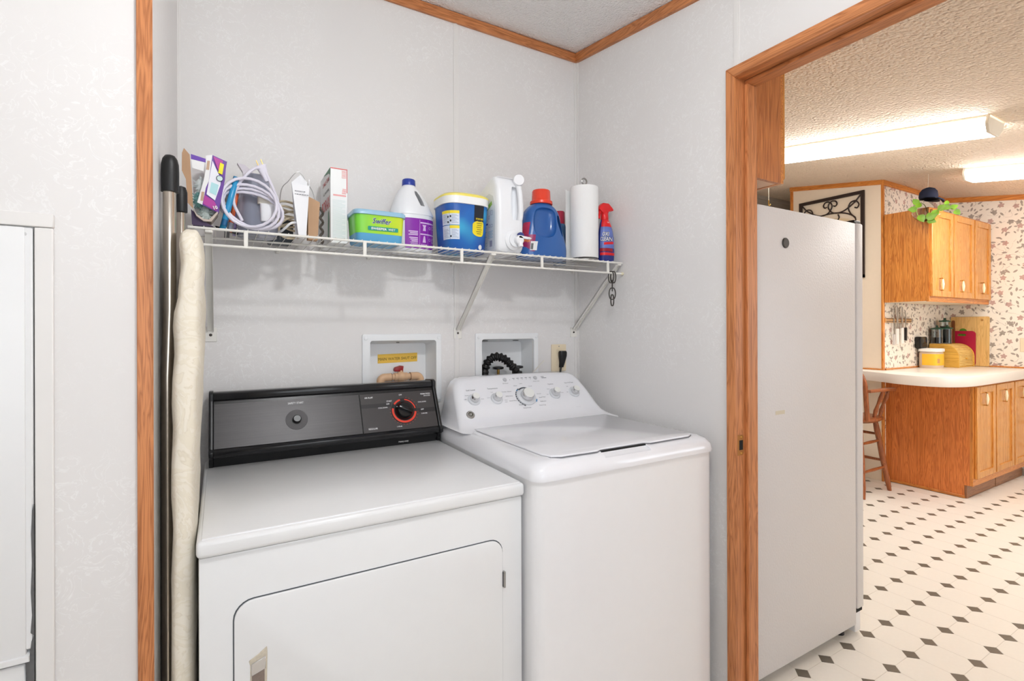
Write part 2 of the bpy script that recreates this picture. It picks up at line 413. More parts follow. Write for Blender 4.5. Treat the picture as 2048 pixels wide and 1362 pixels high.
struct('ceiling_kitchen', g, CEIL_K, 'stippled beige kitchen ceiling seen through the doorway', 'ceiling')

fl = struct('floor', G().box(-3.0, 5.6, -3.4, 1.66, -.06, -.0012), FLOORM, 'cream vinyl floor with small dark diamond insets in the kitchen', 'floor')
# octagon tiles and diamond insets, 1 mm proud of the joints
DX, DY, X0, Y0, HD = .159, .1555, .955, -.755, .031
def project(p):
    v = Vector(p) - CAM; z = v.dot(_f)
    if z < .1: return None
    return W_PX / 2 + F_PX * v.dot(_rr) / z, PY - F_PX * v.dot(_uu) / z, z
def tile_mesh(name, poly, m):
    gg = G().prism(poly, 'z', -.0025, 0); me = bpy.data.meshes.new(name); gg.bm.to_mesh(me); gg.bm.free(); me.materials.append(m); return me
hx, hy, q, gp = DX / 2 - .0007, DY / 2 - .0007, HD + .0004, .0
octo = [(-hx + q, -hy), (hx - q, -hy), (hx, -hy + q), (hx, hy - q), (hx - q, hy), (-hx + q, hy), (-hx, hy - q), (-hx, -hy + q)]
dia = [(-HD + .001, 0), (0, -HD + .001), (HD - .001, 0), (0, HD - .001)]
for nm, poly, m, ofx, ofy in (('octagon_tile', octo, TILEM, DX / 2, DY / 2), ('diamond_inset', dia, INSETM, 0, 0)):
    spots = []
    for i in range(-5, 24):
        for j in range(-16, 15):
            x, y = X0 + i * DX + ofx, Y0 + j * DY + ofy
            if x < .16 or x > 4.55 or y < -3.2 or y > 1.48: continue
            if x > 3.40 and y > -.30: continue
            p = project((x, y, 0)); sz = 0
            if p and -60 < p[0] < W_PX + 60 and -60 < p[1] < H_PX + 60 and p[0] > 1540: sz = 1 / p[2]
            spots.append((-sz, x, y))
    spots.sort(); me = tile_mesh(nm, poly, m)
    for s, x, y in spots[:290]:
        o = bpy.data.objects.new(nm, me); COL.objects.link(o); o.location = (x, y, 0); o.parent = fl
    gg = G()
    for s, x, y in spots[290:]: gg.prism([(x + a, y + b) for a, b in poly], 'z', -.0025, 0)
    obj(nm + '_field', gg, m, fl, 0, kind='stuff')

# battens, corner beads, mouldings
BATT = mat('white_batten', (232, 229, 226), .45, var=.01)
def trim(i, g, m, label): return struct('trim_%d' % i, g, m, label, 'trim')
trim(1, G().box(-1.526, -.0, -.014, 0, 2.514, 2.553, .002, 1), OAKL['x'], 'oak ceiling moulding along the back laundry wall')
trim(2, G().prism([(0, zc(0) - .042), (-3.3, zc(-3.3) - .042), (-3.3, zc(-3.3) - .002), (0, zc(0) - .002)], 'x', -.014, 0), OAKL['y'], 'oak ceiling moulding sloping along the right laundry wall')
trim(3, G().box(-1.551, -1.5262, -.675, -.666, 0, 2.46, .0015, 1), OAKL['z'], 'vertical oak corner moulding left of the ironing board')
trim(4, G().box(-.612, -.591, -.0035, 0, 0, 2.514, .001, 1).box(-.606, -.597, -.0045, 0, 0, 2.514), BATT, 'white vertical batten on the back wall above the washer')
trim(5, G().box(-.014, -.0, -.003, 0, 0, 2.514).box(-.003, 0, -.014, 0, 0, 2.514).box(-.006, -.001, -.006, -.001, 0, 2.514), BATT, 'white corner bead in the corner beside the washer')
trim(6, G().box(-.0035, 0, -.838, -.816, 2.127, 2.43, .001, 1).box(-.0045, 0, -.831, -.823, 2.127, 2.43), BATT, 'white batten on the right wall above the door casing')
trim(7, G().box(-1.526, -1.517, -.004, 0, 0, 2.514).box(-1.526, -1.522, -.012, 0, 0, 2.514), BATT, 'white corner bead behind the ironing board')

# oak door frame between laundry and kitchen
d1 = thing('door_1', 'oak door frame opening from the laundry into the kitchen', 'door frame', (.045, -.82, 0), kind='structure')
YJ, ZJ, YR = -.823, 2.094, -1.65
obj('casing', G().prism([(-.793, 0), (-.793, 2.127), (YJ - .002, ZJ - .002), (YJ - .002, 0)], 'x', -.013, .0, .002, 1), OAKL['z'], d1)
obj('head_casing', G().prism([(-.793, 2.127), (YR - .03, 2.127), (YR, ZJ - .002), (YJ - .002, ZJ - .002)], 'x', -.013, .0, .002, 1), OAKL['y'], d1)
obj('casing', G().box(-.013, 0, YR - .032, YR, 0, ZJ, .002, 1), OAKL['z'], d1)
obj('jamb', G().box(-.010, .09, YJ, YJ + .012, 0, ZJ), OAKL['z'], d1)
obj('jamb', G().box(-.010, .09, YR - .012, YR, 0, ZJ), OAKL['z'], d1)
obj('head_jamb', G().box(-.010, .09, YR, YJ, ZJ, ZJ + .012), OAKL['y'], d1)
obj('door_stop', G().box(.040, .0895, YJ - .012, YJ, 0, ZJ - .012, .002, 1), OAKL['z'], d1)
obj('door_stop', G().box(.040, .0895, YR, YR + .012, 0, ZJ - .012, .002, 1), OAKL['z'], d1)
obj('head_stop', G().box(.040, .0895, YR, YJ, ZJ - .012, ZJ, .002, 1), OAKL['y'], d1)
sp = obj('strike_plate', G().prism(rrect(-.008, .030, .895, .960, .008, 4), 'y', YJ - .0016, YJ), mat('aged_brass', (168, 116, 62), .35, metal=.6), d1, label='worn brass strike plate')
obj('latch_hole', G().box(.008, .026, YJ - .0019, YJ - .001, .912, .943, .0), DARK, sp)
obj('screw', G().lathe([(0, 0), (.004, 0), (.003, .001), (0, .0012)], 12, Matrix.Translation((.018, YJ - .0016, .953)) @ Matrix.Rotation(PI / 2, 4, 'X')), BRASS, sp)
obj('screw', G().lathe([(0, 0), (.004, 0), (.003, .001), (0, .0012)], 12, Matrix.Translation((.018, YJ - .0016, .902)) @ Matrix.Rotation(PI / 2, 4, 'X')), BRASS, sp)

# white access panel on the left wall
d2 = thing('door_2', 'white metal access panel with a plain frame on the left wall', 'access door', (-1.85, -.667, 0), kind='structure')
PANW = mat('white_painted_metal', (233, 233, 233), .35, var=.01)
Yp = -.667
obj('frame_head', G().box(-2.28, -1.668, Yp - .010, Yp, 1.479, 1.503, .0015, 1), BATT, d2)
obj('frame_side', G().box(-1.6935, -1.669, Yp - .009, Yp, 0, 1.478, .0015, 1), BATT, d2)
obj('panel', G().box(-2.27, -1.7045, Yp - .013, Yp, .742, 1.4765, .003, 2), PANW, d2)
obj('panel_flange', G().box(-1.7205, -1.6955, Yp - .010, Yp - .001, .752, 1.476, .002, 1), PANW, d2)
obj('panel_ledge', G().prism([(Yp, .748), (Yp - .016, .743), (Yp - .016, .734), (Yp, .728)], 'x', -2.27, -1.700), PANW, d2)
obj('lower_panel', G().box(-2.27, -1.706, Yp - .008, Yp, 0, .727, .002, 1), PANW, d2)
obj('gap', G().box(-1.6957, -1.6935, Yp - .0012, Yp + .001, 0, 1.478), DARK, d2)
obj('gasket', G().prism([(-1.705, .60), (-1.6945, .60), (-1.6945, .775), (-1.698, .765), (-1.700, .745), (-1.706, .735), (-1.7035, .70), (-1.7065, .66), (-1.704, .63)], 'y', Yp - .0105, Yp), mat('worn_grey_gasket', (98, 98, 98), .8, var=.25, vscale=90), d2, label='torn grey gasket')
obj('gasket', G().prism([(-1.699, .78), (-1.6945, .775), (-1.6945, 1.0), (-1.6965, .99), (-1.698, .95), (-1.6968, .90), (-1.6985, .85), (-1.697, .81)], 'y', Yp - .0108, Yp), MATS['worn_grey_gasket'], d2)
RX = Matrix.Rotation(PI / 2, 4, 'X')
obj('screw', G().lathe([(0, 0), (.0032, 0), (.0026, .0012), (0, .0014)], 14, Matrix.Translation((-1.7055, Yp - .010, 1.465)) @ RX), mat('painted_screw', (205, 205, 205), .4), d2)
obj('screw_hole', G().lathe([(0, 0), (.002, 0), (.002, .0004)], 12, Matrix.Translation((-1.7095, Yp - .0102, 1.398)) @ RX), DARK, d2)

# kitchen walls
struct('wall_kitchen_niche', G().box(3.45, 4.70, .254, .31, 0, 2.62), FLORAL, 'floral wallpapered wall behind the wall cabinet and knife rack', 'wall')
struct('wall_kitchen_right', G().box(4.665, 4.75, -3.3, 1.565, 0, 2.78), FLORAL, 'floral wallpapered kitchen wall at the far right', 'wall')
struct('wall_kitchen_partition', G().box(3.434, 3.47, .254, 1.034, 0, 2.72).box(3.47, 4.665, .99, 1.034, 0, 2.72), KWALL, 'cream partition wall carrying the black scroll decoration', 'wall')
struct('wall_kitchen_far', G().box(.09, 4.75, 1.565, 1.66, 0, 2.82), KGREY, 'greyish far wall above the refrigerator', 'wall')
trim(8, G().box(3.426, 3.454, .246, .262, 0, 2.552, .002, 1), OAKK['z'], 'vertical oak corner moulding beside the wall cabinet')
trim(9, G().box(3.43, 4.665, .240, .254, 2.505, 2.551, .002, 1), OAKK['x'], 'oak crown moulding over the niche wallpaper')
trim(10, G().prism([(.254, zk(.254) - .046), (-3.3, zk(-3.3) - .046), (-3.3, zk(-3.3)), (.254, zk(.254))], 'x', 4.651, 4.665), OAKK['y'], 'oak crown moulding along the right kitchen wall')
trim(11, G().prism([(.254, zk(.254) - .040), (1.045, zk(1.045) - .040), (1.045, zk(1.045)), (.254, zk(.254))], 'x', 3.421, 3.434), OAKK['y'], 'oak crown moulding over the cream partition')
trim(12, G().box(3.426, 3.45, 1.016, 1.044, 0, zk(1.03), .002, 1), OAKK['z'], 'vertical oak moulding at the far edge of the cream partition')
trim(13, G().box(.09, 4.75, 1.552, 1.565, zk(1.56) - .04, zk(1.56)), KGREY, 'pale moulding on the far wall')
trim(14, G().box(3.47, 4.64, .244, .254, .941, .952).box(4.655, 4.665, -.36, .25, .941, .952).prism([(3.424, .254), (3.434, .254), (3.434, .60), (3.424, .60)], 'z', .941, .952), OAKK['x'], 'thin oak strip where the countertop meets the wall')

# ================================================================== LAMPS
k = N('clear_lamp_glass'); k.t.nodes.remove(k.b)
_tr = k.n('ShaderNodeBsdfTransparent'); _gl = k.n('ShaderNodeBsdfGlossy', i_Roughness=.1); _mx = k.n('ShaderNodeMixShader', i_0=.06); k.link(_tr.outputs[0], _mx.inputs[1]); k.link(_gl.outputs[0], _mx.inputs[2]); k.link(_mx.outputs[0], k.o.inputs[0]); DOMEM = k.m
k = N('fluorescent_lens'); k.b.inputs['Base Color'].default_value = (.9, .9, .9, 1); k.b.inputs['Emission Color'].default_value = (1, .99, .965, 1); k.b.inputs['Emission Strength'].default_value = TUBE_POWER; TUBEM = k.m
lz = zc(-1.52)
t = thing('ceiling_lamp', 'round frosted globe lamp on the laundry ceiling', 'lamp', (-1.02, -1.52, lz - .01))
obj('base', G().lathe([(0, .012), (.085, .012), (.085, -.012), (.06, -.018), (0, -.018)], 32, Matrix.Translation((-1.02, -1.52, lz))), WHITE_PL, t)
obj('globe', G().ball((-1.02, -1.52, lz - .080), .062, 24, 14), DOMEM, t)
bl_ = bpy.data.lights.new('lamp_bulb', 'POINT'); bl_.energy = DOME_POWER; bl_.shadow_soft_size = .050; bl_.color = (.965, .985, 1.0)
bo_ = bpy.data.objects.new('lamp_bulb', bl_); COL.objects.link(bo_); bo_.parent = t; bo_.matrix_parent_inverse = Matrix.Translation(-Vector(t['_loc'])); bo_.location = (-1.02, -1.52, lz - .080)
FIXM = mat('fixture_cream_metal', (238, 230, 214), .4)
def fluor(x0, x1, y0, y1, label):
    L = y1 - y0; w = (x1 - x0) / 2; a = math.atan(.16)
    t = thing('fluorescent_fixture', label, 'light fixture', ((x0 + x1) / 2, y0, zk(y0)), (a, 0, 0), world=False, group='kitchen ceiling fixtures')
    hexp = [(-w, -.008), (-w, -.040), (-w * .62, -.078), (w * .62, -.078), (w, -.040), (w, -.008)]
    inner = [(p[0] * .985, p[1]) for p in hexp]
    obj('pan', G().box(-w, w, 0, L, -.012, 0, .002, 1), FIXM, t)
    obj('lens', G().prism([(p[0] * .98, p[1]) for p in hexp], 'y', .014, L - .014), TUBEM, t)
    for s in (0, 1): obj('end_cap', G().prism([(p[0] * 1.03, p[1] * 1.03 if p[1] < -.01 else 0) for p in hexp], 'y', s * (L - .014), s * (L - .014) + .014, .002, 1), FIXM, t)
    return t
fluor(1.925, 2.125, -.872, .35, 'long glowing ceiling fixture nearest the doorway, cream end cap showing')
fluor(3.25, 3.47, -1.55, -.325, 'glowing ceiling fixture farther in, above the countertop')

# ================================================================== DRYER
dry = thing('dryer', 'white front-loading dryer with black control console, left of the washer', 'dryer', (-1.09, -.37, 0))
obj('cabinet', G().box(-1.453, -.732, -.712, -.03, .02, .862, .004, 2), WHITE_EN, dry)
obj('worktop', join(G().box(-1.457, -.728, -.722, -.03, .8635, .897, .009, 3), G().box(-1.449, -.736, -.713, -.14, .89, .9005, .004, 2)), WHITE_EN, dry)
obj('shadow_gap', G().box(-1.448, -.737, -.708, -.05, .8615, .8645), DARK, dry)  # dark strip painted in for the shade under the worktop edge
YD = -.712
obj('door_gap', G().prism(rrect(-1.3962, -.7908, .172, .7652, .036), 'y', YD - .0008, YD + .002), mat('door_gap_grey', (84, 88, 92), .7), dry)
dd = obj('door', G().prism(rrect(-1.394, -.793, .174, .763, .035), 'y', YD - .006, YD + .001, .002, 2), WHITE_EN, dry)
hd = obj('door_handle', G().prism([(-1.369, 0.6440), (-1.352, 0.6530), (-1.3365, 0.6640), (-1.3355, 0.6540), (-1.338, 0.5000), (-1.366, 0.5000), (-1.3665, 0.6340)], 'y', YD - .0075, YD - .005, .001, 1), mat('cracked_beige_paint', (206, 196, 178), .5, var=.12, vscale=200), dd, label='worn recessed chrome door pull')
obj('handle_trim', G().prism([(-1.3645, 0.6370), (-1.339, 0.6460), (-1.3395, 0.6210), (-1.3645, 0.6130)], 'y', YD - .0095, YD - .007, .001, 1), CHROME, dd)
obj('handle_recess', G().prism([(-1.3635, 0.6170), (-1.341, 0.6240), (-1.341, 0.5000), (-1.3635, 0.5000)], 'y', YD - .0086, YD - .007), mat('worn_brown_metal', (140, 126, 118), .45, metal=.4, var=.15, vscale=400), dd)
obj('hinge', join(G().box(-.792, -.786, YD - .008, YD, .640, .678), G().tube([(-.789, YD - .008, .639), (-.789, YD - .008, .679)], .003, 8)), STEEL, dry, label='small worn metal hinge')
# console
CP = [(-.03, .900), (-.03, 1.108), (-.094, 1.112), (-.106, 1.107), (-.1055, 1.0905), (-.0990, 1.0858), (-.1640, .9558), (-.178, .949), (-.177, .938), (-.152, .925), (-.146, .900)]
con = obj('console', G().prism(CP, 'x', -1.4335, -.7445, .0012, 1), mat('console_black', (26, 26, 28), .22, var=.05), dry)
CPe = [(-.028, .899), (-.028, 1.111), (-.094, 1.115), (-.109, 1.109), (-.1075, 1.088), (-.1715, .957), (-.181, .949), (-.180, .936), (-.155, .925), (-.149, .899)]
for x0, x1 in ((-1.445, -1.4335), (-.7445, -.733)): obj('console_end_cap', G().prism(CPe, 'x', x0, x1, .002, 2), BLACK, dry)
obj('console_screw', G().lathe([(0, 0), (.004, 0), (.003, .0015), (0, .002)], 12, Matrix.Translation((-.739, -.153, .912)) @ RX), BLACKG, dry)
dm = plane_map((0, -.165, .955), (1, 0, 0), (0, .065, .130), lift=.0006)
kk = N('console_satin_metal'); vv = kk.coord((3, 400, 400)); nn = kk.n('ShaderNodeTexNoise', i_Scale=1.0, i_Detail=3.0); kk.link(vv, nn.inputs['Vector'])
kk.link(kk.mix(nn.outputs[0], lin((54, 53, 54)), lin((70, 68, 68))), kk.b.inputs['Base Color']); kk.b.inputs['Metallic'].default_value = .6; kk.b.inputs['Roughness'].default_value = .36
obj('start_panel', G().box(-1.4315, -1.0105, .001, .136, -.001, .0012).mapv(dm), kk.m, dry)
obj('cycle_panel', G().box(-1.0065, -.7465, .001, .136, -.001, .0010).mapv(dm), mat('cycle_panel_black', (58, 54, 54), .45, var=.05), dry)
obj('panel_band', join(G().box(-1.0065, -.905, .0855, .0995, 0, .0014), G().box(-.815, -.7465, .0565, .0715, 0, .0014)).mapv(dm), mat('band_black', (32, 31, 32), .4), dry)
def disc(cx, cy, prof, n=32): return G().lathe(prof, n, Matrix.Translation((cx, cy, 0)))
sb = obj('start_button', disc(-1.208, .068, [(0, .001), (.0125, .001), (.0125, .012), (.010, .0155), (0, .0155)]).mapv(dm), mat('button_black', (34, 33, 34), .3), dry)
obj('button_plate', disc(-1.208, .068, [(0, .0005), (.033, .0005), (.032, .0022), (.014, .0022), (.013, .001), (0, .001)]).mapv(dm), mat('stippled_grey', (84, 82, 83), .55, var=.2, vscale=900), dry)
DC = (-.861, .067)
obj('dial_base', disc(*DC, [(0, .0008), (.046, .0008), (.0455, .002), (0, .002)], 40).mapv(dm), BLACK, dry)
def ringarc(r0, r1, a0, a1, z, n=24, c=DC):
    g = G(); P = []
    for i in range(n + 1):
        a = math.radians(a0 + (a1 - a0) * i / n); P.append(((c[0] + r0 * math.cos(a), c[1] + r0 * math.sin(a), z), (c[0] + r1 * math.cos(a), c[1] + r1 * math.sin(a), z)))
    for A, B in zip(P, P[1:]): g.poly([A[0], A[1], B[1], B[0]])
    return g
RED = mat('red_dial_print', (226, 62, 38), .4)
g = join(ringarc(.0365, .0435, 164, 352, .0026), ringarc(.0385, .0425, 8, 82, .0026, 12), ringarc(.038, .044, 104, 142, .0026, 8))
obj('dial_ring', g.mapv(dm), RED, dry, 0, label='red dial scale')
g = G()
for i, a in enumerate(list(range(170, 355, 13)) + [75, 62, 48, 35, 20]):
    a = math.radians(a); c, s_ = math.cos(a), math.sin(a); o = Vector((DC[0] + .049 * c, DC[1] + .049 * s_, .002)); u = Vector((c, s_, 0)) * .0016; v = Vector((-s_, c, 0)) * .0012
    g.poly([o - u - v, o + u - v, o + u + v, o - u + v])
obj('dial_ticks', g.mapv(dm), mat('dull_red_print', (150, 70, 58), .5), dry, 0)
kn = obj('dial_knob', disc(*DC, [(0, .002), (.033, .002), (.031, .008), (.027, .016), (.025, .019), (0, .0195)], 32).mapv(dm), BLACKG, dry)
Mr = Matrix.Translation((DC[0], DC[1], 0)) @ Matrix.Rotation(math.radians(-27), 4, 'Z')
obj('knob_grip', G().box(-.026, .026, -.007, .007, .015, .031, .0025, 2, Mr).mapv(dm), BLACKG, kn)
obj('knob_pointer', G().box(-.0315, -.026, -.001, .001, .009, .0128, 0, 1, Mr).mapv(dm), PRINTW, kn)
TX = [('SAFETY START', -1.208, .123, .046, .0062), ('AIR FLUFF', -.978, .1225, .028, .0056), ('REGULAR', -.975, .0135, .030, .0056), ('PERM PRESS', -.775, .1235, .036, .0052),
      ('(REGULAR)', -.770, .1165, .024, .0036), ('OFF', -.867, .1255, .011, .0050), ('START', -.909, .1055, .019, .0048), ('OFF', -.915, .0955, .011, .0050), ('COOL DOWN', -.934, .0835, .032, .0044),
      ('COOL DOWN', -.792, .0945, .030, .0044), ('OFF', -.795, .0665, .011, .0050), ('2 HOURS', -.790, .0515, .022, .0044), ('1 HOUR', -.885, .0125, .018, .0044)]
g = G()
for s_, x, y, w, h in TX: g._merge(text_g(s_, w, h, .012).xf(Matrix.Translation((x, y, .0016))).bm)
obj('lettering', g.mapv(dm), PRINTW, dry, 0)
g = text_g('Heavy Duty', .036, .0062, .004, .25).mapv(plane_map((-.868, -.1492, .9125), (1, 0, 0), (0, .012, .025), lift=.0012))
obj('lettering', g, PRINTW, dry, 0)

# ================================================================== WASHER
was = thing('washer', 'white top-loading washer with five chrome-edged knobs, right of the dryer', 'washer', (-.38, -.40, 0))
obj('cabinet', G().prism(rrect(-.722, -.040, -.765, -.06, .028, 6), 'z', .02, .905), WHITE_EN2, was)
def rr3(x0, x1, y0, y1, r, z, seg=6): return [(a, b, z) for a, b in rrect(x0, x1, y0, y1, r, seg)]
g = G().rings([rr3(-.7265, -.0355, -.773, -.06, .034, .9065), rr3(-.7275, -.0345, -.7745, -.06, .036, .915), rr3(-.724, -.038, -.770, -.06, .036, .932), rr3(-.714, -.048, -.758, -.06, .036, .946), rr3(-.697, -.065, -.738, -.06, .034, .9535), rr3(-.682, -.080, -.722, -.06, .03, .9555)])
cut = G().prism([(-.742, .9475), (-.742, .99), (-.80, .99), (-.80, .932), (-.772, .9385), (-.752, .942)], 'x', -.490, -.315)
g = boolean(g, cut)
obj('top_cover', g, WHITE_GLOSS, was, 35)
lid = [(-.672, -.290), (-.092, -.290), (-.092, -.700), (-.105, -.730), (-.13, -.742), (-.30, -.745), (-.318, -.735), (-.485, -.735), (-.503, -.745), (-.625, -.742), (-.652, -.730), (-.664, -.700)]
obj('lid', G().prism(lid, 'z', .9545, .9605, .0022, 2), WHITE_GLOSS, was, 35)
obj('lid_gap', G().prism([(a * 1.0 + (-.001 if a < -.38 else .001), b - .0012) for a, b in lid], 'z', .9535, .9558), mat('lid_shadow_line', (120, 120, 124), .6), was)  # grey rim peeking out under the lid, painted as its shadow line
obj('lid_slot', G().box(-.4885, -.3165, -.7425, -.7355, .9505, .9545), DARK, was)
S = [(.953, -.7235, -.041, -.340), (.956, -.719, -.047, -.318), (.962, -.712, -.056, -.295), (.975, -.703, -.068, -.2655), (1.0, -.697, -.077, -.2403), (1.05, -.687, -.089, -.1939), (1.085, -.676, -.102, -.1614), (1.102, -.664, -.115, -.1455), (1.110, -.650, -.130, -.134), (1.1125, -.635, -.146, -.122)]
def crown(p):
    tq = (p.x + .39) / .30; w = max(0, min(1, (p.z - 1.03) / .07)); dz = .008 * w * max(0, 1 - tq * tq); return (p.x, p.y + dz * .927, p.z + dz)
def sec(z, xl, xr, yf):
    pts = rrect(xl, xr, yf, -.06, .032, 6, (1, 1, 1, 1)); out = []
    for i, (a, b) in enumerate(pts): out.append((a, b, z))
    # add points along the front edge so that the crown bends
    i0 = 6; fr = [(xl + .032 + (xr - xl - .064) * j / 10, yf, z) for j in range(1, 10)]
    return out[:i0 + 1] + fr + out[i0 + 1:]
g = G().rings([sec(*s_) for s_ in S]).mapv(crown)
obj('console', g, WHITE_GLOSS, was, 50)
wm = plane_map((0, -.28, .957), (1, 0, 0), (0, .140, .151), lift=.0016)
KNOBF = mat('knob_white_face', (236, 236, 233), .35); KNOBB = mat('knob_base_grey', (222, 224, 228), .2)
for x, y, r in ((-.623, .116, .0235), (-.531, .113, .0235), (-.402, .112, .039), (-.269, .115, .0235), (-.173, .115, .0235)):
    kb = obj('knob', disc(x, y, [(0, 0), (r, 0), (r, .003), (r * .96, .0045), (r * .78, .0055), (0, .0055)], 40).mapv(wm), KNOBB, was)
    obj('knob_ring', disc(x, y, [(r * .68, .004), (r * .67, .010), (r * .62, .024), (r * .56, .0265), (0, .0265)], 40).mapv(wm), CHROME, kb)
    obj('knob_face', disc(x, y, [(0, .0262), (r * .56, .0262), (r * .54, .0285), (0, .029)], 40).mapv(wm), KNOBF, kb)
KC = (-.402, .112)
g = G()
for a in range(118, 240, 13): g._merge(ringarc(.0415, .0455, a, a + 10, .0004, 4, KC).bm)
g._merge(ringarc(.036, .041, 62, 128, .005, 10, KC).bm)
obj('cycle_ring', g.mapv(wm), mat('charcoal_print', (52, 58, 66), .4), was, 0)
obj('cycle_ring', join(ringarc(.0415, .0455, -38, -20, .0004, 5, KC), ringarc(.0415, .0455, 128, 137, .0006, 4, KC)).mapv(wm), mat('blue_print', (60, 140, 190), .4), was, 0, label='blue cycle marks')
for x, y in ((-.464, .1975), (-.324, .1985)): obj('button', disc(x, y, [(0, 0), (.0085, 0), (.008, .0016), (0, .002)], 24).mapv(wm), mat('button_grey', (196, 196, 200), .4), was)
g = G()
for s_, x, y, w, h in [('Soil Level', -.623, .160, .036, .0058), ('Temperature', -.532, .161, .044, .0058), ('Options', -.267, .163, .026, .0058), ('Stain PreTreat', -.175, .164, .044, .0058), ('Spin Speed', -.468, .1805, .024, .0040), ('Delay Start', -.326, .1815, .030, .0040),
    ('Whites', -.430, .166, .016, .0042), ('Colors', -.402, .1745, .014, .0042), ('Towels / Sheets', -.478, .142, .042, .0042), ('Bulky Items', -.474, .121, .030, .0042), ('Active Wear', -.466, .099, .032, .0042), ('Rinse', -.441, .078, .014, .0042), ('Drain & Spin', -.418, .0625, .034, .0046),
    ('Casual', -.365, .160, .016, .0036), ('Normal', -.341, .121, .018, .0036), ('Speed Wash', -.333, .104, .030, .0042), ('Delicates', -.336, .085, .026, .0042), ('Heavy Duty', -.347, .068, .030, .0042),
    ('Light', -.655, .122, .010, .0032), ('Normal', -.645, .138, .013, .0032), ('Heavy', -.588, .118, .012, .0032), ('Cold', -.563, .121, .010, .0032), ('Cool', -.541, .144, .010, .0032), ('Warm', -.495, .104, .012, .0032), ('Hot', -.496, .096, .010, .0032),
    ('Off', -.303, .114, .008, .0032), ('Rinse', -.288, .140, .012, .0032), ('Deep', -.232, .118, .014, .0032), ('Off', -.205, .118, .008, .0032), ('Light', -.192, .146, .010, .0032)]:
    g._merge(text_g(s_, w, h, .004).xf(Matrix.Translation((x, y, 0))).bm)
for x in (-.443, -.424, -.405, -.386, -.367, -.348): g.box(x - .0011, x + .0011, .1945, .1965, -.0002, .0002)
for x in (-.424, -.405, -.386, -.367, -.348): g.box(x - .005, x + .005, .2005, .2025, -.0002, .0001)
g.box(-.296, -.282, .2005, .2025, -.0002, .0001).box(-.294, -.272, .1945, .1965, -.0002, .0001)
obj('lettering', g.mapv(wm), PRINTG, was, 0)
g = text_g('HYDROWAVE', .022, .003, .002).xf(Matrix.Translation((-.188, .044, 0)))
obj('lettering', g.mapv(wm), mat('pale_print', (206, 206, 212), .5), was, 0)
bd = obj('badge', disc(-.657, .055, [(0, 0), (.0155, 0), (.015, .0022), (.0125, .003), (0, .003)], 32).mapv(wm), STEEL, was, label='round silver emblem')
obj('badge_disc', disc(-.657, .055, [(0, .003), (.0108, .003), (.0106, .0034), (0, .0034)], 32).mapv(wm), mat('badge_dark', (88, 86, 74), .35, metal=.5), bd)
g = join(text_g('GE', .0112, .0088, 0, .35).xf(Matrix.Translation((-.657, .055, .004))), ringarc(.0098, .0106, 0, 360, .0042, 28, (-.657, .055)))
obj('lettering', g.mapv(wm), PRINTW, bd, 0)

# ================================================================== OUTLET BOXES, VALVE, HOSE, RECEPTACLE
BOXP = mat('box_white_plastic', (238, 239, 240), .35, var=.01)
def outlet_box(x0, x1, label):
    t = thing('washer_outlet_box', label, 'outlet box', ((x0 + x1) / 2, -.003, 1.02), group='recessed washer boxes')
    i0, i1, zt, zb_ = x0 + .028, x1 - .022, 1.2575, 1.048
    g = boolean(G().prism(rrect(x0, x1, 1.018, 1.282, .006, 3), 'y', -.007, .0, .0015, 2), G().prism(rrect(i0, i1, zb_, zt, .010, 4), 'y', -.05, .05))
    obj('flange', g, BOXP, t)
    A = [(a, -.002, b) for a, b in rrect(i0, i1, zb_, zt, .010, 4)]; B = [(a, .085, b) for a, b in rrect(i0 + .012, i1 - .010, zb_ + .01, zt - .014, .010, 4)]
    g = G().rings([A, B], cap=False); g.poly(B); obj('recess', g, BOXP, t, 30)
    for x in (x0 + .013, x1 - .011): obj('bolt', G().lathe([(0, 0), (.007, 0), (.007, .003), (.005, .004), (0, .004)], 8, Matrix.Translation((x, -.007, 1.266)) @ RX), BOXP, t)
    for z in (1.03,):
        for x in (x0 + .013, x1 - .011): obj('bolt', G().lathe([(0, 0), (.007, 0), (.007, .003), (.005, .004), (0, .004)], 8, Matrix.Translation((x, -.007, z)) @ RX), BOXP, t)
    return t
b1 = outlet_box(-.973, -.668, 'white recessed wall box with the yellow shut-off sticker above the dryer')
b2 = outlet_box(-.520, -.217, 'white recessed wall box behind the washer console with a black hose')
for x in (-.455, -.305): obj('knockout', G().box(x - .012, x + .012, .035, .043, 1.2485, 1.2502, 0, 1), DARK, b2)
obj('knockout', G().box(-.833, -.822, .038, .044, 1.2475, 1.2496), DARK, b1)
stk = obj('sticker', G().box(-.893, -.735, .0835, .0845, 1.170, 1.2045).mapv(lambda p: (p.x, p.y, p.z + (p.x + .81) * .02)), mat('yellow_sticker', (240, 196, 78), .45), b1, 0, label='yellow sticker')
g = text_g('MAIN WATER SHUT OFF', .153, .0108, 0).mapv(plane_map((-.8145, .0835, 1.1855), (1, 0, .02), (0, 0, 1), lift=.0004))
obj('lettering', g, mat('dark_brown_print', (66, 52, 22), .6), stk, 0)
CPVC = mat('tan_cpvc_pipe', (226, 186, 148), .35, var=.03)
v = thing('shutoff_valve', 'tan plastic water pipe with red-handled valve in the wall box', 'valve', (-.815, .045, 1.06))
def elbow(xc, zt, zb_, x_in, s):  # pipe turning down at xc
    r = .016; pts = [(x_in, .045, zt)] + [(xc - s * .0 + s * (-r) + s * r * math.sin(a), .045, zt - r + r * math.cos(a)) for a in [PI / 2 * i / 6 for i in range(7)]] + [(xc, .045, zb_)]
    return pts
obj('pipe', G().tube(elbow(-.893, 1.117, 1.05, -.83, -1), .0125, 14), CPVC, v)
obj('pipe', G().tube(elbow(-.737, 1.117, 1.05, -.80, 1), .0125, 14), CPVC, v)
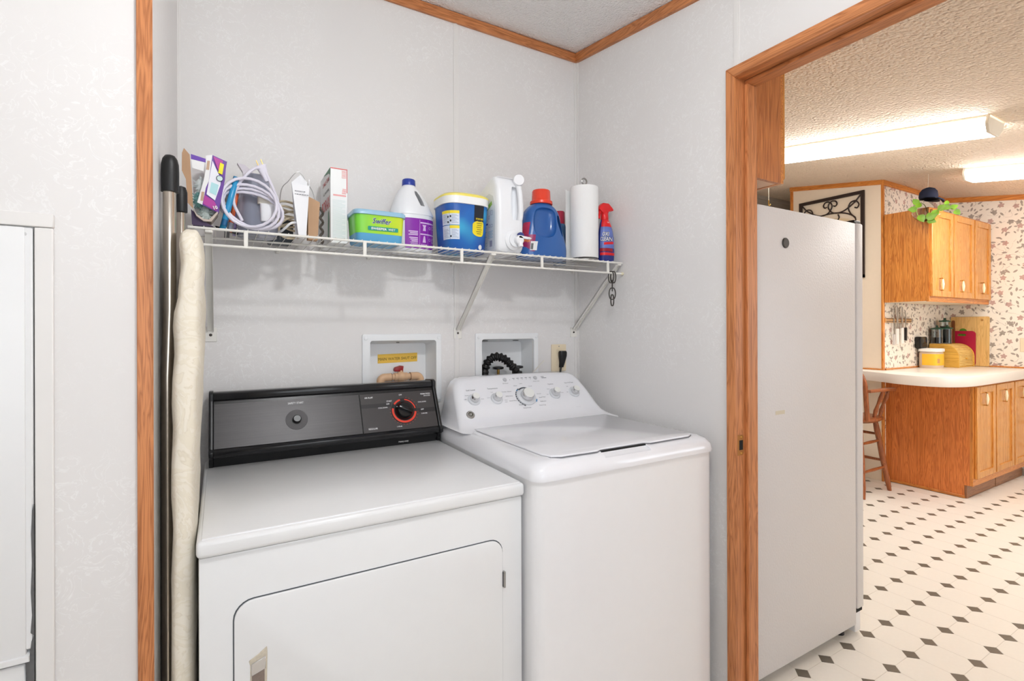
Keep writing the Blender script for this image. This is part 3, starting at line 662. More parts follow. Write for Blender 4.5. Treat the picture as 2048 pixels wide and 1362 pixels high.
for xs in (-.893, -.737):
    s_ = 1 if xs < -.8 else -1
    obj('elbow_collar', G().tube(elbow(xs, 1.117, 1.075, xs + s_ * .04, -s_), .0155, 14), CPVC, v)
obj('joint_line', G().tube([(-.8525, .045, 1.117), (-.8515, .045, 1.117)], .0158, 16), mat('glue_brown', (140, 92, 60), .5), v)
obj('joint_line', G().tube([(-.7785, .045, 1.117), (-.7775, .045, 1.117)], .0158, 16), MATS['glue_brown'], v)
obj('valve_body', join(G().ball((-.815, .045, 1.117), .0205, 20, 14), G().tube([(-.84, .045, 1.117), (-.79, .045, 1.117)], .0155, 16), G().tube([(-.815, .045, 1.117), (-.815, .045, 1.142)], .010, 14)), CPVC, v)
hh = [(-.842, 1.1385), (-.808, 1.1365), (-.8055, 1.158), (-.818, 1.160), (-.824, 1.1575), (-.838, 1.1545), (-.842, 1.148)]
obj('handle', G().prism(hh, 'y', .036, .054, .002, 2), mat('dark_red_plastic', (150, 26, 30), .35), v, label='dark red lever')

hz = thing('drain_hose', 'black corrugated drain hose looping in the wall box', 'hose', (-.44, .03, 1.05))
pts = []; rad = []
P4 = [(-.463, .035, 1.06), (-.463, .03, 1.118), (-.452, .02, 1.160), (-.425, .008, 1.183), (-.39, -.002, 1.176), (-.362, -.012, 1.152), (-.335, -.022, 1.118), (-.315, -.03, 1.085)]
def catmull(P, n):
    P = [Vector(p) for p in P]; P = [2 * P[0] - P[1]] + P + [2 * P[-1] - P[-2]]; out = []
    for i in range(1, len(P) - 2):
        for j in range(n):
            t = j / n; a, b, c, d = P[i - 1:i + 3]
            out.append(.5 * ((2 * b) + (c - a) * t + (2 * a - 5 * b + 4 * c - d) * t * t + (3 * b - a - 3 * c + d) * t * t * t))
    return out + [P[-2]]
cc = catmull(P4[1:], 14)
obj('corrugated_tube', G().tube(cc, [.0165 + .0032 * math.sin(i * PI * 2 / 6) for i in range(len(cc))], 16), mat('black_rubber', (24, 22, 23), .4, var=.1), hz)
obj('cuff', G().lathe([(0, 0), (.019, 0), (.019, .058), (.0165, .062), (0, .062)], 20, Matrix.Translation((-.463, .032, 1.062))), BLACKG, hz)
for i, (x, y) in enumerate(((-.385, .05), (-.288, .05))):
    tv = thing('tap', ('black-knobbed water tap under the arched black hose', 'black-knobbed water tap right of the black hose')[i], 'tap', (x, y, 1.07), group='water taps in the wall box')
    obj('knob', G().lathe([(0, 0), (.013, 0), (.024, .003), (.024, .011), (.012, .014), (0, .014)], 10, Matrix.Translation((x, y, 1.126))), MATS['black_rubber'], tv)
    obj('stem', G().lathe([(0, 0), (.006, 0), (.006, .03), (0, .03)], 12, Matrix.Translation((x, y, 1.10))), BRASS, tv)
    obj('body', G().lathe([(0, 0), (.012, 0), (.014, .015), (.011, .03), (0, .033)], 16, Matrix.Translation((x, y, 1.07))), mat('cream_plastic', (226, 214, 196), .4), tv)
single('zip_tie', G().prism([(-.262, 1.10), (-.258, 1.098), (-.188, 1.158), (-.191, 1.163)], 'y', -.010, -.0085), mat('pale_tape', (232, 228, 220), .5), 'thin pale plastic strip leaning right of the black hose', 'strip')

ro = thing('wall_outlet', 'ivory wall outlet plate above the washer console', 'outlet', (-.106, -.003, 1.11))
IV = mat('ivory_plastic', (236, 220, 190), .35, var=.01)
obj('plate', G().prism(rrect(-.1455, -.0665, 1.110, 1.230, .004, 3), 'y', -.006, 0, .0018, 2), IV, ro)
for z in (1.197, 1.145): obj('receptacle', G().prism(rrect(-.123, -.089, z - .014, z + .014, .010, 5), 'y', -.0075, -.003), IV, ro)
obj('screw', G().lathe([(0, 0), (.003, 0), (.002, .001), (0, .001)], 10, Matrix.Translation((-.106, -.006, 1.221)) @ RX), STEEL, ro)
pl_ = thing('power_plug', 'black plug and cord in the ivory outlet', 'plug', (-.098, -.03, 1.10))
obj('plug_body', G().rings([se(-.100, -.014, .010, .007, 1.128, 3, 16), se(-.098, -.018, .012, .011, 1.150, 3, 16), se(-.096, -.020, .0185, .013, 1.178, 3, 16), se(-.096, -.020, .0195, .013, 1.194, 3, 16), se(-.096, -.020, .016, .011, 1.201, 3, 16)]), BLACK, pl_)
obj('cord', G().tube(catmull([(-.100, -.014, 1.13), (-.104, -.014, 1.11), (-.110, -.016, 1.06), (-.118, -.02, .95), (-.12, -.025, .70)], 5), .0042, 8), BLACK, pl_)

# ================================================================== KITCHEN
# refrigerator: smooth-pebbled white side towards the doorway, door to the right
k = N('pebbled_white_steel'); v_ = k.coord(); nz = k.n('ShaderNodeTexNoise', i_Scale=130.0, i_Detail=3.0); k.link(v_, nz.inputs['Vector'])
k.b.inputs['Base Color'].default_value = lin((222, 219, 219)); k.b.inputs['Roughness'].default_value = .42; k.bump(nz.outputs[0], .5, .003); PEB = k.m
fr = thing('refrigerator', 'tall white refrigerator seen from its pebbled side through the doorway', 'refrigerator', (.52, -.37, 0))
obj('body', G().box(.13, .906, -.738, -.02, .045, 1.743, .006, 2), PEB, fr)
obj('door_seal', G().box(.906, .9135, -.732, -.026, .11, 1.738), mat('grey_gasket', (150, 150, 155), .6), fr)
obj('door', G().box(.9135, .967, -.738, -.02, .105, 1.745, .008, 3), PEB, fr)
obj('door_handle', join(G().tube([(.967, -.07, .75), (1.005, -.07, .77), (1.005, -.07, 1.35), (.967, -.07, 1.37)], .011, 10)), WHITE_PL, fr)
obj('hinge_cover', G().box(.902, .955, -.734, -.69, 1.7435, 1.757, .003, 1), BLACK, fr)
obj('kick_grille', G().box(.90, .942, -.735, -.025, .012, .098, .003, 1), WHITE_PL, fr)
obj('lower_hinge', G().box(.905, .952, -.737, -.70, .096, .108), DARK, fr)
for x in (.18, .86):
    for y in (-.69, -.07): obj('foot', G().lathe([(0, 0), (.02, 0), (.016, .05), (0, .05)], 12, Matrix.Translation((x, y, 0))), BLACK, fr)
single('magnet', G().lathe([(0, 0), (.019, 0), (.019, .004), (.017, .006), (0, .006)], 24, Matrix.Translation((.400, -.738, 1.616)) @ RX), mat('dark_magnet', (58, 54, 50), .4), 'small round dark magnet on the refrigerator side', 'magnet')
single('tape_scrap', G().box(.338, .395, -.7386, -.738, .982, .996), mat('old_tape', (212, 204, 184), .4), 'scrap of yellowed tape on the refrigerator side', 'tape')
# cabinet above the refrigerator
c = thing('overhead_cabinet', 'oak cabinet over the refrigerator seen past the door casing', 'cabinet', (.24, -.37, 1.834))
obj('side_panel', G().box(.092, .375, -.738, -.722, 1.834, 2.385), oak('oak_side_veneer', 'z', (208, 132, 74), (162, 88, 40), .35), c)
obj('side_panel', G().box(.092, .375, -.02, -.004, 1.834, 2.385), MATS['oak_side_veneer'], c)
obj('bottom_panel', G().box(.092, .375, -.722, -.02, 1.836, 1.852), mat('pale_cabinet_lining', (238, 204, 176), .5), c)
obj('face_frame', join(G().box(.375, .391, -.738, -.004, 1.834, 1.870), G().box(.375, .391, -.738, -.70, 1.87, 2.385), G().box(.375, .391, -.04, -.004, 1.87, 2.385)), OAKK['y'], c)
for y0, y1 in ((-.735, -.375), (-.367, -.007)): obj('door', G().box(.391, .409, y0, y1, 1.852, 2.38, .004, 1), OAKD, c)

# cabinet doors with porcelain pulls
PORC = mat('cream_porcelain', (246, 232, 196), .15)
def pull(cx, cz, y, parent):
    g = G()
    for dz in (-.048, .048): g.tube([(cx, y, cz + dz), (cx, y - .022, cz + dz)], .004, 8); g.ball((cx, y - .022, cz + dz * .98), .0065, 10, 8)
    h = obj('handle', g, BRASS, parent)
    obj('porcelain_grip', G().lathe([(.004, -.042), (.0075, -.030), (.0115, 0), (.0075, .030), (.004, .042)], 14, Matrix.Translation((cx, y - .022, cz))), PORC, parent)
def cab_door(x0, x1, z0, z1, y, parent, hx, hz_):
    f = .052
    d = obj('door', join(G().box(x0, x0 + f, y - .018, y, z0, z1, .003, 1), G().box(x1 - f, x1, y - .018, y, z0, z1, .003, 1), G().box(x0 + f, x1 - f, y - .018, y, z0, z0 + f, .003, 1), G().box(x0 + f, x1 - f, y - .018, y, z1 - f, z1, .003, 1)), OAKD, parent)
    obj('door_panel', G().box(x0 + f, x1 - f, y - .009, y, z0 + f, z1 - f), OAKD, d)
    pull(hx, hz_, y - (.009 if x0 + f < hx < x1 - f else .018), d)
c = thing('wall_cabinet', 'honey oak wall cabinet with three doors on the floral wall', 'cabinet', (4.05, .08, 1.51))
obj('end_panel', G().box(3.4345, 3.4495, -.0495, .240, 1.512, 2.252), OAKK['z'], c)
obj('box', G().box(3.450, 4.660, -.050, .240, 1.520, 2.245), mat('cabinet_shell', (214, 150, 84), .5), c)
obj('bottom_panel', G().box(3.450, 4.660, -.05, .240, 1.512, 1.520), mat('pale_underside', (236, 220, 196), .5), c)
for a_ in ((1.508, 1.552), (2.215, 2.252)): obj('frame_rail', G().box(3.434, 4.662, -.068, -.050, a_[0], a_[1], .001, 1), OAKK['x'], c)
for g in (G().box(3.434, 3.462, -.068, -.05, 1.552, 2.215), G().box(3.84, 3.88, -.068, -.05, 1.552, 2.215), G().box(4.26, 4.30, -.068, -.05, 1.552, 2.215), G().box(4.64, 4.662, -.068, -.05, 1.552, 2.215)): obj('frame_stile', g, OAKK['z'], c)
for x0, x1, hx in ((3.448, 3.845, 3.60), (3.865, 4.275, 4.00), (4.298, 4.655, 4.44)): cab_door(x0, x1, 1.548, 2.238, -.068, c, hx, 1.648)
c = thing('base_cabinet', 'oak base cabinet with plain end panel under the white countertop', 'cabinet', (4.07, -.03, 0))
ep = [(.254, .006), (-.267, .006), (-.267, .0995), (-.2995, .0995), (-.2995, .8645), (.254, .8645)]
obj('end_panel', G().prism(ep, 'x', 3.4835, 3.4965), oak('oak_end_veneer', 'z', (226, 134, 64), (186, 94, 36), .33), c)
obj('box', G().box(3.497, 4.66, -.300, .25, .10, .864), MATS['cabinet_shell'], c)
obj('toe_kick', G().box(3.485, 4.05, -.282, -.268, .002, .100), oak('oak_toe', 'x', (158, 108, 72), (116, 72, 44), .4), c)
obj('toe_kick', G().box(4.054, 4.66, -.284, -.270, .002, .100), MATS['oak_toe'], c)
for a_ in ((.100, .160), (.835, .865)): obj('frame_rail', G().box(3.483, 4.66, -.318, -.300, *a_), OAKK['x'], c)
for g in (G().box(3.483, 3.53, -.318, -.3, .16, .835), G().box(3.86, 3.93, -.318, -.3, .16, .835), G().box(4.27, 4.33, -.318, -.3, .16, .835), G().box(4.62, 4.66, -.318, -.3, .16, .835)): obj('frame_stile', g, OAKK['z'], c)
obj('base_shoe', G().box(3.474, 3.483, -.272, .254, .002, .022, .002, 1), OAKK['y'], c)
for x0, x1, hx in ((3.512, 3.882, 3.66), (3.905, 4.285, 4.06), (4.308, 4.655, 4.47)): cab_door(x0, x1, .152, .848, -.318, c, hx, .752)
# countertop with rounded end
def cat2(P, n):
    P = [Vector((a, b, 0)) for a, b in P]; P = [2 * P[0] - P[1]] + P + [2 * P[-1] - P[-2]]; out = []
    for i in range(1, len(P) - 2):
        for j in range(n):
            t = j / n; a, b, c_, d = P[i - 1:i + 3]; v_ = .5 * ((2 * b) + (c_ - a) * t + (2 * a - 5 * b + 4 * c_ - d) * t * t + (3 * b - a - 3 * c_ + d) * t * t * t); out.append((v_.x, v_.y))
    return out + [(P[-2].x, P[-2].y)]
ct = [(4.664, -.362)] + cat2([(3.52, -.366), (3.33, -.356), (3.21, -.325), (3.125, -.265), (3.085, -.18), (3.078, -.09), (3.098, .02), (3.165, .16), (3.215, .30), (3.28, .50), (3.33, .62)], 5) + [(3.432, .64), (3.432, .244), (4.664, .244)]
single('countertop', G().prism(ct, 'z', .8655, .94, .004, 2), mat('white_laminate', (244, 236, 226), .3, var=.01), 'white laminate countertop with rounded end over the oak base cabinet', 'countertop')

# counter items
t = thing('bread_box', 'roll-top wooden bread box on the countertop', 'bread box', (4.43, .13, .94))
BW = oak('bread_box_wood', 'y', (232, 184, 84), (206, 150, 56), .4); BWx = oak('bread_box_slat', 'x', (240, 206, 128), (222, 172, 88), .4)
def bprof(yf, h, r, n=8): return [(.236, .9405), (yf, .9405)] + [(yf + r - r * math.cos(a), .94 + h - r + r * math.sin(a)) for a in [PI / 2 * i / n for i in range(n + 1)]] + [(.236, .94 + h)]
for x0 in (4.265, 4.598): obj('side', G().prism(bprof(.018, .212, .12), 'x', x0, x0 + .016, .002, 1), BW, t)
obj('back', G().box(4.281, 4.598, .222, .236, .9405, 1.15), BW, t)
obj('base', G().box(4.281, 4.598, .03, .222, .9405, .952), BW, t)
obj('top', G().box(4.281, 4.598, .14, .222, 1.135, 1.15), BW, t)
path = [(.030, .953 + .0135 * i) for i in range(7)] + [(.030 + .105 - .105 * math.cos(a), 1.04 + .105 * math.sin(a)) for a in [PI / 2 * (i + .5) / 12 for i in range(12)]]
for (ya, za), (yb, zb2) in zip(path, path[1:]):
    a = math.atan2(zb2 - za, yb - ya); Mx = Matrix.Translation((0, ya, za)) @ Matrix.Rotation(a, 4, 'X')
    obj('slat', G().box(4.282, 4.597, .0008, math.hypot(yb - ya, zb2 - za) - .0008, -.004, .004, .002, 1, Mx), BWx, t)
obj('cover_knob', G().ball((4.44, .020, 1.02), .009, 12, 8), BW, t)
# canisters standing on the bread box
GLASS = mat('clear_glass', (235, 240, 238), .03, trans=1, ior=1.45, var=0); GREENL = mat('dark_green_lid', (30, 74, 54), .35)
def canister(x, y, z, r, h, fillc, fh, label):
    t = thing('glass_canister', label, 'canister', (x, y, z), group='glass canisters on the bread box')
    M_ = Matrix.Translation((x, y, z))
    obj('jar', G().lathe([(0, .0005), (r, .0005), (r, h), (r - .003, h), (r - .003, .004), (0, .004)], 24, M_), GLASS, t)
    obj('contents', G().lathe([(0, .005), (r - .0045, .005), (r - .0045, fh), (0, fh)], 24, M_), mat('fill_%d_%d' % (fillc[0], fillc[1]), fillc, .8, var=.2, vscale=150), t)
    obj('lid', G().lathe([(0, h), (r + .006, h), (r + .007, h + .008), (r * .8, h + .014), (r * .35, h + .018), (.008, h + .024), (.008, h + .036), (0, h + .038)], 24, M_), GREENL, t)
canister(4.318, .195, 1.153, .044, .130, (62, 52, 46), .055, 'green-lidded glass canister with dark contents on the bread box')
canister(4.400, .148, 1.153, .036, .135, (232, 222, 206), .130, 'green-lidded glass canister with pale contents on the bread box')
canister(4.478, .192, 1.153, .038, .200, (176, 160, 150), .16, 'tallest green-lidded glass canister on the bread box')
t = thing('snack_jar', 'clear plastic snack jar with white lid and yellow label on the countertop', 'jar', (4.115, .165, .94))
M_ = Matrix.Translation((4.115, .165, .9405))
obj('jar', G().rings([se(4.115, .165, .085, .075, .9405, 3.2, 32), se(4.115, .165, .088, .078, .96, 3.2, 32), se(4.115, .165, .088, .078, 1.065, 3.2, 32), se(4.115, .165, .082, .072, 1.085, 3.2, 32)]), mat('cloudy_plastic', (206, 182, 160), .3), t)
LJ = Loft([(.94, 4.115, .165, .088, .078, 3.2), (1.09, 4.115, .165, .088, .078, 3.2)])
obj('label', G().grid(lambda a, z: LJ.pt(a, z, .001), -PI * 1.10, -PI * .30, .965, 1.066, 24, 2), mat('yellow_label', (240, 186, 48), .45, var=.06, vscale=25), t)
obj('label_spot', G().grid(lambda a, z: LJ.pt(a, z, .0018), -PI * .72, -PI * .60, .985, 1.025, 8, 2), mat('tan_print', (204, 150, 92), .5), t)
obj('lid', G().rings([se(4.115, .165, .094, .084, 1.086, 3, 32), se(4.115, .165, .095, .085, 1.108, 3, 32), se(4.115, .165, .088, .078, 1.114, 3, 32)]), mat('white_lid', (244, 240, 236), .35), t)
# cutting boards leaning on the right wall
RYb = Matrix.Translation((4.648, 0, .942)) @ Matrix.Rotation(math.radians(1.5), 4, 'Y')
t = thing('cutting_board', 'large pale wooden cutting board leaning against the floral wall', 'cutting board', (4.64, .09, .94), group='cutting boards by the bread box')
obj('board', G().prism(rrect(-.075, .205, 0, .458, .012, 4), 'x', -.014, 0, .002, 1).xf(RYb), oak('pale_board', 'z', (232, 190, 122), (212, 164, 94), .5), t)
obj('hang_hole', G().lathe([(0, 0), (.009, 0), (.009, .001), (0, .001)], 16, RYb @ Matrix.Translation((-.0142, -.025, .425)) @ Matrix.Rotation(-PI / 2, 4, 'Y')), mat('wood_hole', (176, 122, 60), .6), t)
RYc = Matrix.Translation((4.625, 0, .942)) @ Matrix.Rotation(math.radians(1.5), 4, 'Y')
t = thing('cutting_board', 'crimson plastic cutting board with slot handle behind the bread box', 'cutting board', (4.61, .14, .94), group='cutting boards by the bread box')
g = boolean(G().prism(rrect(.015, .205, 0, .325, .03, 6), 'x', -.006, 0), G().prism(rrect(.085, .150, .278, .298, .009, 5), 'x', -.05, .05)).xf(RYc)
obj('board', g, mat('crimson_plastic', (176, 26, 62), .4), t)
single('cutting_mat', G().prism([(a, b) for a, b in rrect(.082, .140, 0, .349, .03, 6)], 'x', -.004, 0).xf(Matrix.Translation((4.632, 0, .942)) @ Matrix.Rotation(math.radians(1.5), 4, 'Y')), mat('green_plastic', (96, 142, 44), .4), 'green plastic board showing above the crimson cutting board', 'cutting board')
single('wood_paddle', G().prism(rrect(.165, .190, 0, .425, .011, 5), 'x', -.008, 0).xf(Matrix.Translation((4.618, 0, .942)) @ Matrix.Rotation(math.radians(1.2), 4, 'Y')), mat('dark_walnut', (126, 74, 40), .45, var=.1), 'narrow dark wooden paddle behind the canisters', 'paddle')
# knife rack
t = thing('knife_rack', 'wooden magnetic knife bar on the floral wall', 'knife rack', (3.66, .245, 1.34))
obj('bar', G().box(3.452, 3.92, .238, .254, 1.344, 1.382, .002, 1), oak('rack_wood', 'x', (222, 176, 118), (190, 138, 80), .4), t)
for z in (1.350, 1.372): obj('magnet_strip', G().box(3.46, 3.912, .2365, .239, z, z + .008), mat('magnet_brown', (120, 92, 70), .5), t)
for x, zt, zb_, bw, hc, hz0, hz1, lab in ((3.585, 1.50, 1.235, .016, (206, 200, 196), 1.15, 1.245, 'steel-handled sharpener hanging leftmost on the knife bar'), (3.648, 1.50, 1.285, .034, (246, 242, 236), 1.155, 1.292, 'white-handled wide knife on the knife bar, left of its twin'), (3.735, 1.49, 1.290, .030, (246, 243, 238), 1.16, 1.300, 'white-handled knife beside the black-handled one'), (3.800, 1.45, 1.295, .022, (36, 30, 32), 1.186, 1.302, 'black-handled knife on the knife bar')):
    t = thing('kitchen_knife', lab, 'knife', (x, .232, hz0), group='knives on the knife bar')
    obj('blade', G().prism([(x - bw / 2, zb_), (x + bw / 2, zb_), (x + bw / 2, zt - .03), (x - bw / 4, zt)], 'y', .2335, .2355), STEEL, t)
    obj('handle', G().prism(rrect(x - bw * .55, x + bw * .55, hz0, hz1, .008, 4), 'y', .226, .243, .003, 2), mat('handle_%d' % hc[0], hc, .35), t)
t = thing('night_light', 'black plug-in device on the floral wall above the snack jar', 'plug-in device', (4.085, .24, 1.11))
obj('case', G().prism(rrect(4.015, 4.150, 1.112, 1.218, .02, 5), 'y', .205, .2535, .008, 2), BLACKG, t)
obj('grille', G().box(4.04, 4.135, .2035, .206, 1.125, 1.155, .001, 1), BLACK, t)
single('light_switch', join(G().box(4.658, 4.665, -.345, -.275, 1.085, 1.205, .002, 1), G().box(4.652, 4.66, -.315, -.305, 1.138, 1.152)), IV, 'ivory switch plate on the right kitchen wall', 'switch')
# scroll wall decoration
t = thing('scroll_decor', 'black iron scroll-work wall decoration on the cream partition', 'wall decor', (3.425, .67, 1.737))
IRON = mat('black_iron', (44, 30, 26), .45, var=.1)
obj('frame', join(G().box(3.412, 3.430, .385, .949, 2.468, 2.496), G().box(3.412, 3.430, .385, .412, 1.737, 2.468), G().box(3.412, 3.430, .922, .949, 1.737, 2.468), G().box(3.412, 3.430, .385, .949, 1.737, 1.763)), IRON, t)
def spiral(cy, cz, r0, r1, a0, turns, n=28): return [(3.420, cy + (r0 + (r1 - r0) * i / n) * math.cos(a0 + 2 * PI * turns * i / n), cz + (r0 + (r1 - r0) * i / n) * math.sin(a0 + 2 * PI * turns * i / n)) for i in range(n + 1)]
def scroll(g): obj('scroll', G().tube(g, .0058, 6), IRON, t)
for mz in (0, 1):
    Z = (lambda z: z) if not mz else (lambda z: 4.233 - z)
    for s_ in (1, -1):
        Yf = (lambda y, s_=s_: .667 + s_ * (y - .667))
        # long S from the upper corner to the middle, ending in a curl
        pts = catmull([(3.42, .415, 2.462), (3.42, .47, 2.40), (3.42, .56, 2.345), (3.42, .635, 2.345), (3.42, .676, 2.385), (3.42, .682, 2.425), (3.42, .655, 2.455), (3.42, .622, 2.452), (3.42, .608, 2.425), (3.42, .622, 2.405), (3.42, .638, 2.412)], 5)
        scroll([(p[0], Yf(p[1]), Z(p[2])) for p in pts])
        pts = catmull([(3.42, .455, 2.27), (3.42, .495, 2.315), (3.42, .512, 2.365), (3.42, .495, 2.410), (3.42, .455, 2.418), (3.42, .428, 2.385), (3.42, .440, 2.355), (3.42, .462, 2.362)], 5)
        scroll([(p[0], Yf(p[1]), Z(p[2])) for p in pts])
        pts = catmull([(3.42, .60, 2.325), (3.42, .590, 2.30), (3.42, .60, 2.275), (3.42, .62, 2.26)], 5)
        scroll([(p[0], Yf(p[1]), Z(p[2])) for p in pts])
    scroll([(3.42, .667 + .215 * math.cos(a), Z(2.245 + .10 * math.sin(a))) for a in [PI * i / 20 for i in range(21)]])
obj('plaque', G().prism([(.667 + .20 * math.cos(a), 2.22 + .075 * math.sin(a)) for a in [PI * i / 14 for i in range(15)]] + [(.467, 2.01), (.867, 2.01)], 'x', 3.420, 3.428), mat('beige_plaque', (214, 192, 158), .6), t)

# bar stool with arms, facing the counter overhang
st = thing('bar_stool', 'brown wooden bar stool with arms tucked under the countertop overhang', 'bar stool', (3.00, .30, 0))
SW = oak('stool_wood', 'z', (170, 98, 54), (120, 62, 30), .3)
SX, SY, SZ = 3.0, .30, .60
obj('seat', G().rings([se(SX, SY, .17, .18, SZ - .04, 2.6, 32), se(SX, SY, .20, .21, SZ - .02, 2.6, 32), se(SX, SY, .20, .21, SZ - .004, 2.6, 32), se(SX, SY, .185, .195, SZ, 2.6, 32)]), SW, st)
LEG = {}
for sx in (-1, 1):
    for sy in (-1, 1):
        a = Vector((SX + sx * .12, SY + sy * .125, SZ - .035)); b = Vector((SX + sx * .205, SY + sy * .19, .0)); LEG[sx, sy] = (a, b)
        obj('leg', G().tube([a.lerp(b, q_) for q_ in (0, .15, .3, .5, .7, .85, 1)], [.017, .021, .019, .022, .019, .020, .014], 10), SW, st)
def on(sx, sy, z): a, b = LEG[sx, sy]; return a.lerp(b, (a.z - z) / (a.z - b.z))
for sy in (-1, 1):
    for z in (.19, .40): obj('stretcher', G().tube([on(-1, sy, z), (on(-1, sy, z) + on(1, sy, z)) / 2, on(1, sy, z)], [.009, .013, .009], 8), SW, st)
for sx in (-1, 1):
    for z in (.24, .45): obj('stretcher', G().tube([on(sx, -1, z), (on(sx, -1, z) + on(sx, 1, z)) / 2, on(sx, 1, z)], [.009, .013, .009], 8), SW, st)
hoop = [(SX - .13 - .0 * 0, SY - .185, SZ - .01)] + [(SX - .14 - .045 * math.sin(PI * i / 16) - .02, SY - .185 * math.cos(PI * i / 16), SZ + .25 + .20 * math.sin(PI * i / 16)) for i in range(17)] + [(SX - .13, SY + .185, SZ - .01)]
obj('back_hoop', G().tube(hoop, .0165, 10), SW, st)
for i in range(5):
    y = SY - .11 + .055 * i; top = .25 + .20 * math.sqrt(max(0, 1 - ((y - SY) / .185) ** 2))
    obj('back_spindle', G().tube([(SX - .135, y, SZ - .01), (SX - .17, y, SZ + top * .5), (SX - .16 - .045, y, SZ + top)], [.007, .010, .006], 8), SW, st)
for sy in (-1, 1):
    ya = SY + sy * .205
    obj('arm', G().prism([(SX - .16, ya - .018), (SX + .02, ya - .022 + sy * .012), (SX + .17, ya - .030 + sy * .02), (SX + .19, ya + sy * .02), (SX + .17, ya + .030 + sy * .02), (SX + .02, ya + .022 + sy * .012), (SX - .16, ya + .018)], 'z', SZ + .205, SZ + .227, .006, 2), SW, st)
    for dx in (.03, .12):
        obj('arm_post', G().tube([(SX + dx - .03, SY + sy * .17, SZ - .01), (SX + dx - .02, SY + sy * .18, SZ + .05), (SX + dx - .01, SY + sy * .19, SZ + .10), (SX + dx, ya + sy * .0, SZ + .15), (SX + dx + .01, ya + sy * .012, SZ + .21)], [.010, .016, .010, .016, .009], 10), SW, st)

# cap and hanging globe planter
NAVY = mat('navy_cloth', (26, 30, 52), .9, var=.1)
gp = thing('hanging_planter', 'clear glass globe with trailing pothos hanging by the wall cabinet', 'planter', (3.33, -.09, 2.09))
GX, GY, GZ, GR = 3.325, -.10, 2.215, .098
obj('globe', G().ball((GX, GY, GZ), GR, 24, 16), mat('thin_glass', (240, 244, 240), .02, trans=1, ior=1.06, var=0), gp)
obj('cord', G().tube([(GX, GY, GZ + GR), (GX + .02, GY, zk(GY) - .001)], .0016, 6), mat('clear_line', (226, 214, 196), .4), gp)
obj('soil', G().ball((GX, GY, GZ - .066), .045, 16, 8, (1, 1, .4)), mat('pale_roots', (186, 140, 84), .9, var=.2, vscale=80), gp)
LEAFM = mat('pothos_green', (112, 156, 34), .4, var=.25, vscale=40)
TW, RT, UPV = Vector((-.94, -.34, 0)), Vector((.34, -.94, 0)), Vector((0, 0, 1))
def gpos(a, b, c): return Vector((GX, GY, GZ)) + RT * a + UPV * b + TW * c
vn = [gpos(*p_) for p_ in ((.01, -.05, .0), (-.02, .03, .06), (-.055, .02, .10), (-.06, -.05, .11), (-.01, -.09, .105), (.05, -.05, .105), (.10, -.01, .10), (.16, -.04, .09))]
obj('vine', G().tube(catmull(vn, 5), .0025, 6), mat('vine_green', (130, 150, 60), .5), gp)
random.seed(3)
def leafg(p, ang, tilt, L):
    out = [(0, 0), (.12, .30), (.38, .42), (.7, .28), (1.0, 0), (.7, -.28), (.38, -.42), (.12, -.30)]
    e1 = (RT * math.cos(ang) + UPV * math.sin(ang)); e2 = (UPV * math.cos(ang) - RT * math.sin(ang)); n_ = TW
    e1 = (e1 * math.cos(tilt) + n_ * math.sin(tilt)); n2_ = e1.cross(e2)
    def f(a, b): return p + e1 * (a * L) + e2 * (b * L) + n2_ * (L * (.22 * abs(b) - .15 * a * a))
    g = G()
    for (a, b), (c_, d_) in zip(out, out[1:] + out[:1]): g.poly([f(.45, 0), f(a, b), f(c_, d_)])
    bmesh.ops.remove_doubles(g.bm, verts=g.bm.verts, dist=1e-6); bmesh.ops.solidify(g.bm, geom=g.bm.faces[:], thickness=.0008)
    return g
for a, b, c_, an, tl, L in ((-.055, .03, .10, 2.2, .3, .055), (-.06, -.01, .105, 3.0, .2, .06), (-.055, .0, .11, 1.4, -.2, .05), (-.045, -.055, .11, -1.2, .3, .065), (-.01, -.085, .11, .3, .2, .075), (.03, -.07, .11, .9, -.2, .06), (.06, -.03, .10, .5, .2, .06), (.09, -.01, .10, -.4, .3, .055), (.13, -.03, .09, .4, .1, .05), (.155, -.045, .09, -.9, .3, .05), (.0, -.095, .10, -.5, .3, .06), (.11, .0, .095, 1.5, -.3, .04)):
    obj('leaf', leafg(gpos(a, b, c_), an, tl, L), LEAFM, gp)
t = thing('baseball_cap', 'small navy cap resting on top of the hanging glass globe', 'cap', (GX + .015, GY, GZ + GR - .005))
MC = Matrix.Translation((GX + .015, GY, GZ + GR - .022))
obj('crown', G().lathe([(.056, 0), (.060, .03), (.056, .06), (.040, .083), (.015, .094), (0, .095)], 32, MC, cap=False), NAVY, t, 80)
obj('brim', G().prism([(.055 * math.cos(a), .055 * math.sin(a)) for a in [-PI * .42 + PI * .84 * i / 12 for i in range(13)]] + [(.115 * math.cos(a), .066 * math.sin(a)) for a in [PI * .42 - PI * .84 * i / 12 for i in range(13)]], 'z', .002, .012, 0, 1, MC @ Matrix.Rotation(math.radians(-30), 4, 'Z') @ Matrix.Rotation(math.radians(12), 4, 'Y')), NAVY, t)
# small brass hook on a thread
t = thing('brass_hook', 'small brass hook dangling on a thread above the refrigerator', 'hook', (2.2, .48, 2.22))
obj('thread', G().tube([(2.2, .48, 2.27), (2.2, .48, zk(.48) - .001)], .0012, 6), MATS['clear_line'], t)
obj('hook', G().tube([(2.2, .48, 2.275), (2.2, .48, 2.245)] + [(2.2 + .010 - .010 * math.cos(a), .48, 2.245 - .010 * math.sin(a)) for a in [PI * i / 8 for i in range(1, 9)]], .0035, 8), BRASS, t)

